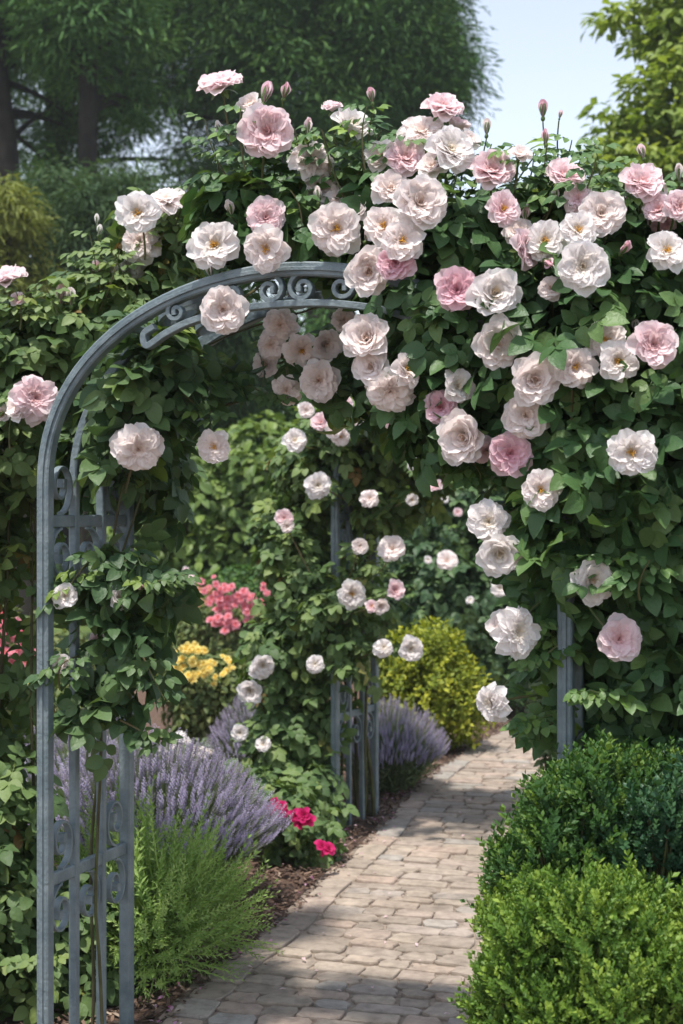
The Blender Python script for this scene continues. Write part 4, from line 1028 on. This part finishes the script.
tree('evergreen_tree', 'rounded dark green feathery evergreen behind the left rose shrub', 'tree', 130, 16, 4.6, .14, [(110, 225, 0, 80, 55, 1.2, 190), (60, 200, .4, 40, 36, .8, 50), (90, 300, 0, 90, 80, 1.3, 200), (180, 270, .3, 70, 60, 1., 130), (60, 400, .3, 110, 90, 1, 160), (215, 350, 1, 60, 70, 1, 110)], [NEEDLE, FROND], .12, M['conifer_light'], 205, 90, group=GS, cl=.42)
tree('evergreen_tree', 'golden tipped evergreen at the far left behind the roses', 'tree', 5, 14.5, 4.1, .12, [(2, 215, 0, 28, 26, .4, 34), (-12, 250, 0, 40, 40, .5, 40), (38, 290, .2, 26, 16, .3, 14), (-20, 400, .2, 60, 120, .6, 70)], [NEEDLE, FROND], .12, M['yellow_shrub'], 206, 90, group=GS, cl=.32)
tree('evergreen_tree', 'dark evergreen filling the hollow above the laurel hedge', 'tree', 290, 19, 4.5, .16, [(290, 380, 0, 100, 70, 1.2, 190), (380, 400, 0, 90, 90, 1.2, 170), (200, 420, 0, 80, 90, 1.2, 160), (300, 500, 0, 200, 80, 1, 200)], [NEEDLE, FROND], .12, M['conifer'], 207, 90, group=GS, cl=.5)
tree('evergreen_tree', 'dark evergreen beyond the rose thicket on the right', 'tree', 520, 19, 4, .16, [(470, 430, 0, 100, 70, 1.2, 170), (580, 400, 0, 110, 90, 1.2, 190), (680, 400, 0, 90, 110, 1.2, 150), (560, 520, 0, 180, 70, 1, 190)], [NEEDLE, FROND], .12, M['conifer_light'], 208, 90, group=GS, cl=.5)
tree('leafy_tree', 'bright green broadleaf tree against the sky at the upper right', 'tree', 700, 15, 8, .2,
     [(668, 120, 0, 50, 60, .8, 34), (700, 60, 0, 56, 80, 1., 40), (640, 165, 0, 34, 30, .6, 20), (700, 170, 0, 100, 60, 1.2, 90), (625, 4, 0, 20, 8, .5, 5), (665, 40, 0, 22, 20, .5, 8), (575, 200, .3, 50, 20, .5, 18), (615, 120, 0, 14, 14, .4, 3), (640, 210, .2, 70, 40, .8, 50), (700, -30, 0, 60, 60, 1, 40)], [DIA, QUAD], .135, M['lime_tree'], 209, 46, cl=.30, flat=.5, droop=.3, up=.9)
tree('leafy_tree', 'second green broadleaf tree low behind the roses on the right', 'tree', 600, 17, 4, .14, [(560, 240, 0, 90, 50, 1, 90), (650, 270, 0, 80, 60, 1, 90), (480, 260, 0, 50, 50, 1, 50), (600, 340, 0, 130, 80, 1, 120)], [DIA, QUAD], .13, M['hedge_leaf'], 210, 60, cl=.30, flat=.5, droop=.3, up=.9)

# thin haze volume added to lift the shadows
hm, hnt, hout = nodes('fill_haze')
pv = hnt.nodes.new('ShaderNodeVolumePrincipled'); pv.inputs['Color'].default_value = (.93, .96, 1, 1); pv.inputs['Density'].default_value = .0010
pv.inputs['Anisotropy'].default_value = .2
hnt.links.new(pv.outputs[0], hout.inputs['Volume'])
mb = MB(); X0, X1, Y0, Y1, Z0, Z1 = -402, 402, -62, 902, -1, 19
mb.add([(X0, Y0, Z0), (X1, Y0, Z0), (X1, Y1, Z0), (X0, Y1, Z0), (X0, Y0, Z1), (X1, Y0, Z1), (X1, Y1, Z1), (X0, Y1, Z1)], [(3, 2, 1, 0), (4, 5, 6, 7), (0, 1, 5, 4), (1, 2, 6, 5), (2, 3, 7, 6), (3, 0, 4, 7)])
tag(mb.build('haze', hm), 'thin pale haze added across the garden to lift its shadows', 'haze', kind='stuff')

# ------------------------------------------------------------------ light, camera
w = bpy.data.worlds.new("World"); SC.world = w; w.use_nodes = True
nt = w.node_tree; nt.nodes.clear()
sky = nt.nodes.new('ShaderNodeTexSky'); sky.sky_type = 'NISHITA'; sky.sun_disc = False
to_sun = Vector((-.13, -.27, .95)).normalized()
elev = math.asin(to_sun.z); az = math.atan2(to_sun.x, to_sun.y)
sky.sun_elevation = elev; sky.sun_rotation = az; sky.air_density = 1.0; sky.dust_density = .3; sky.ozone_density = 1.0; sky.altitude = 0
bg = nt.nodes.new('ShaderNodeBackground'); bg.inputs[1].default_value = .15
out = nt.nodes.new('ShaderNodeOutputWorld'); hs = nt.nodes.new('ShaderNodeHueSaturation'); hs.inputs['Saturation'].default_value = .5; hs.inputs['Value'].default_value = .72
nt.links.new(sky.outputs[0], hs.inputs['Color']); nt.links.new(hs.outputs[0], bg.inputs[0]); nt.links.new(bg.outputs[0], out.inputs[0])
sl = bpy.data.lights.new('sun', 'SUN'); sl.energy = 2.5; sl.angle = R(2.5); sl.color = (1, .955, .89)
so = bpy.data.objects.new('sun', sl); COL.objects.link(so); so.rotation_euler = to_sun.to_track_quat('Z', 'Y').to_euler(); so.location = (-3, -3, 9)

cam = bpy.data.cameras.new('camera'); co = bpy.data.objects.new('camera', cam); COL.objects.link(co)
co.location = (0, 0, EYE); co.rotation_euler = (R(90), 0, 0)
cam.sensor_fit = 'VERTICAL'; cam.sensor_height = 36; cam.lens = F/1024*36
cam.clip_start = .05; cam.clip_end = 2000
cam.dof.use_dof = True; cam.dof.focus_distance = 3.7; cam.dof.aperture_fstop = 5.0
SC.camera = co
SC.view_settings.view_transform = 'Standard'; SC.view_settings.look = 'None'; SC.view_settings.gamma = 1
SC.view_settings.exposure = 1.25; SC.view_settings.use_curve_mapping = False
SC.render.engine = 'CYCLES'; SC.cycles.use_denoising = True
SC.cycles.max_bounces = 8; SC.cycles.diffuse_bounces = 6; SC.cycles.transmission_bounces = 4; SC.cycles.transparent_max_bounces = 8
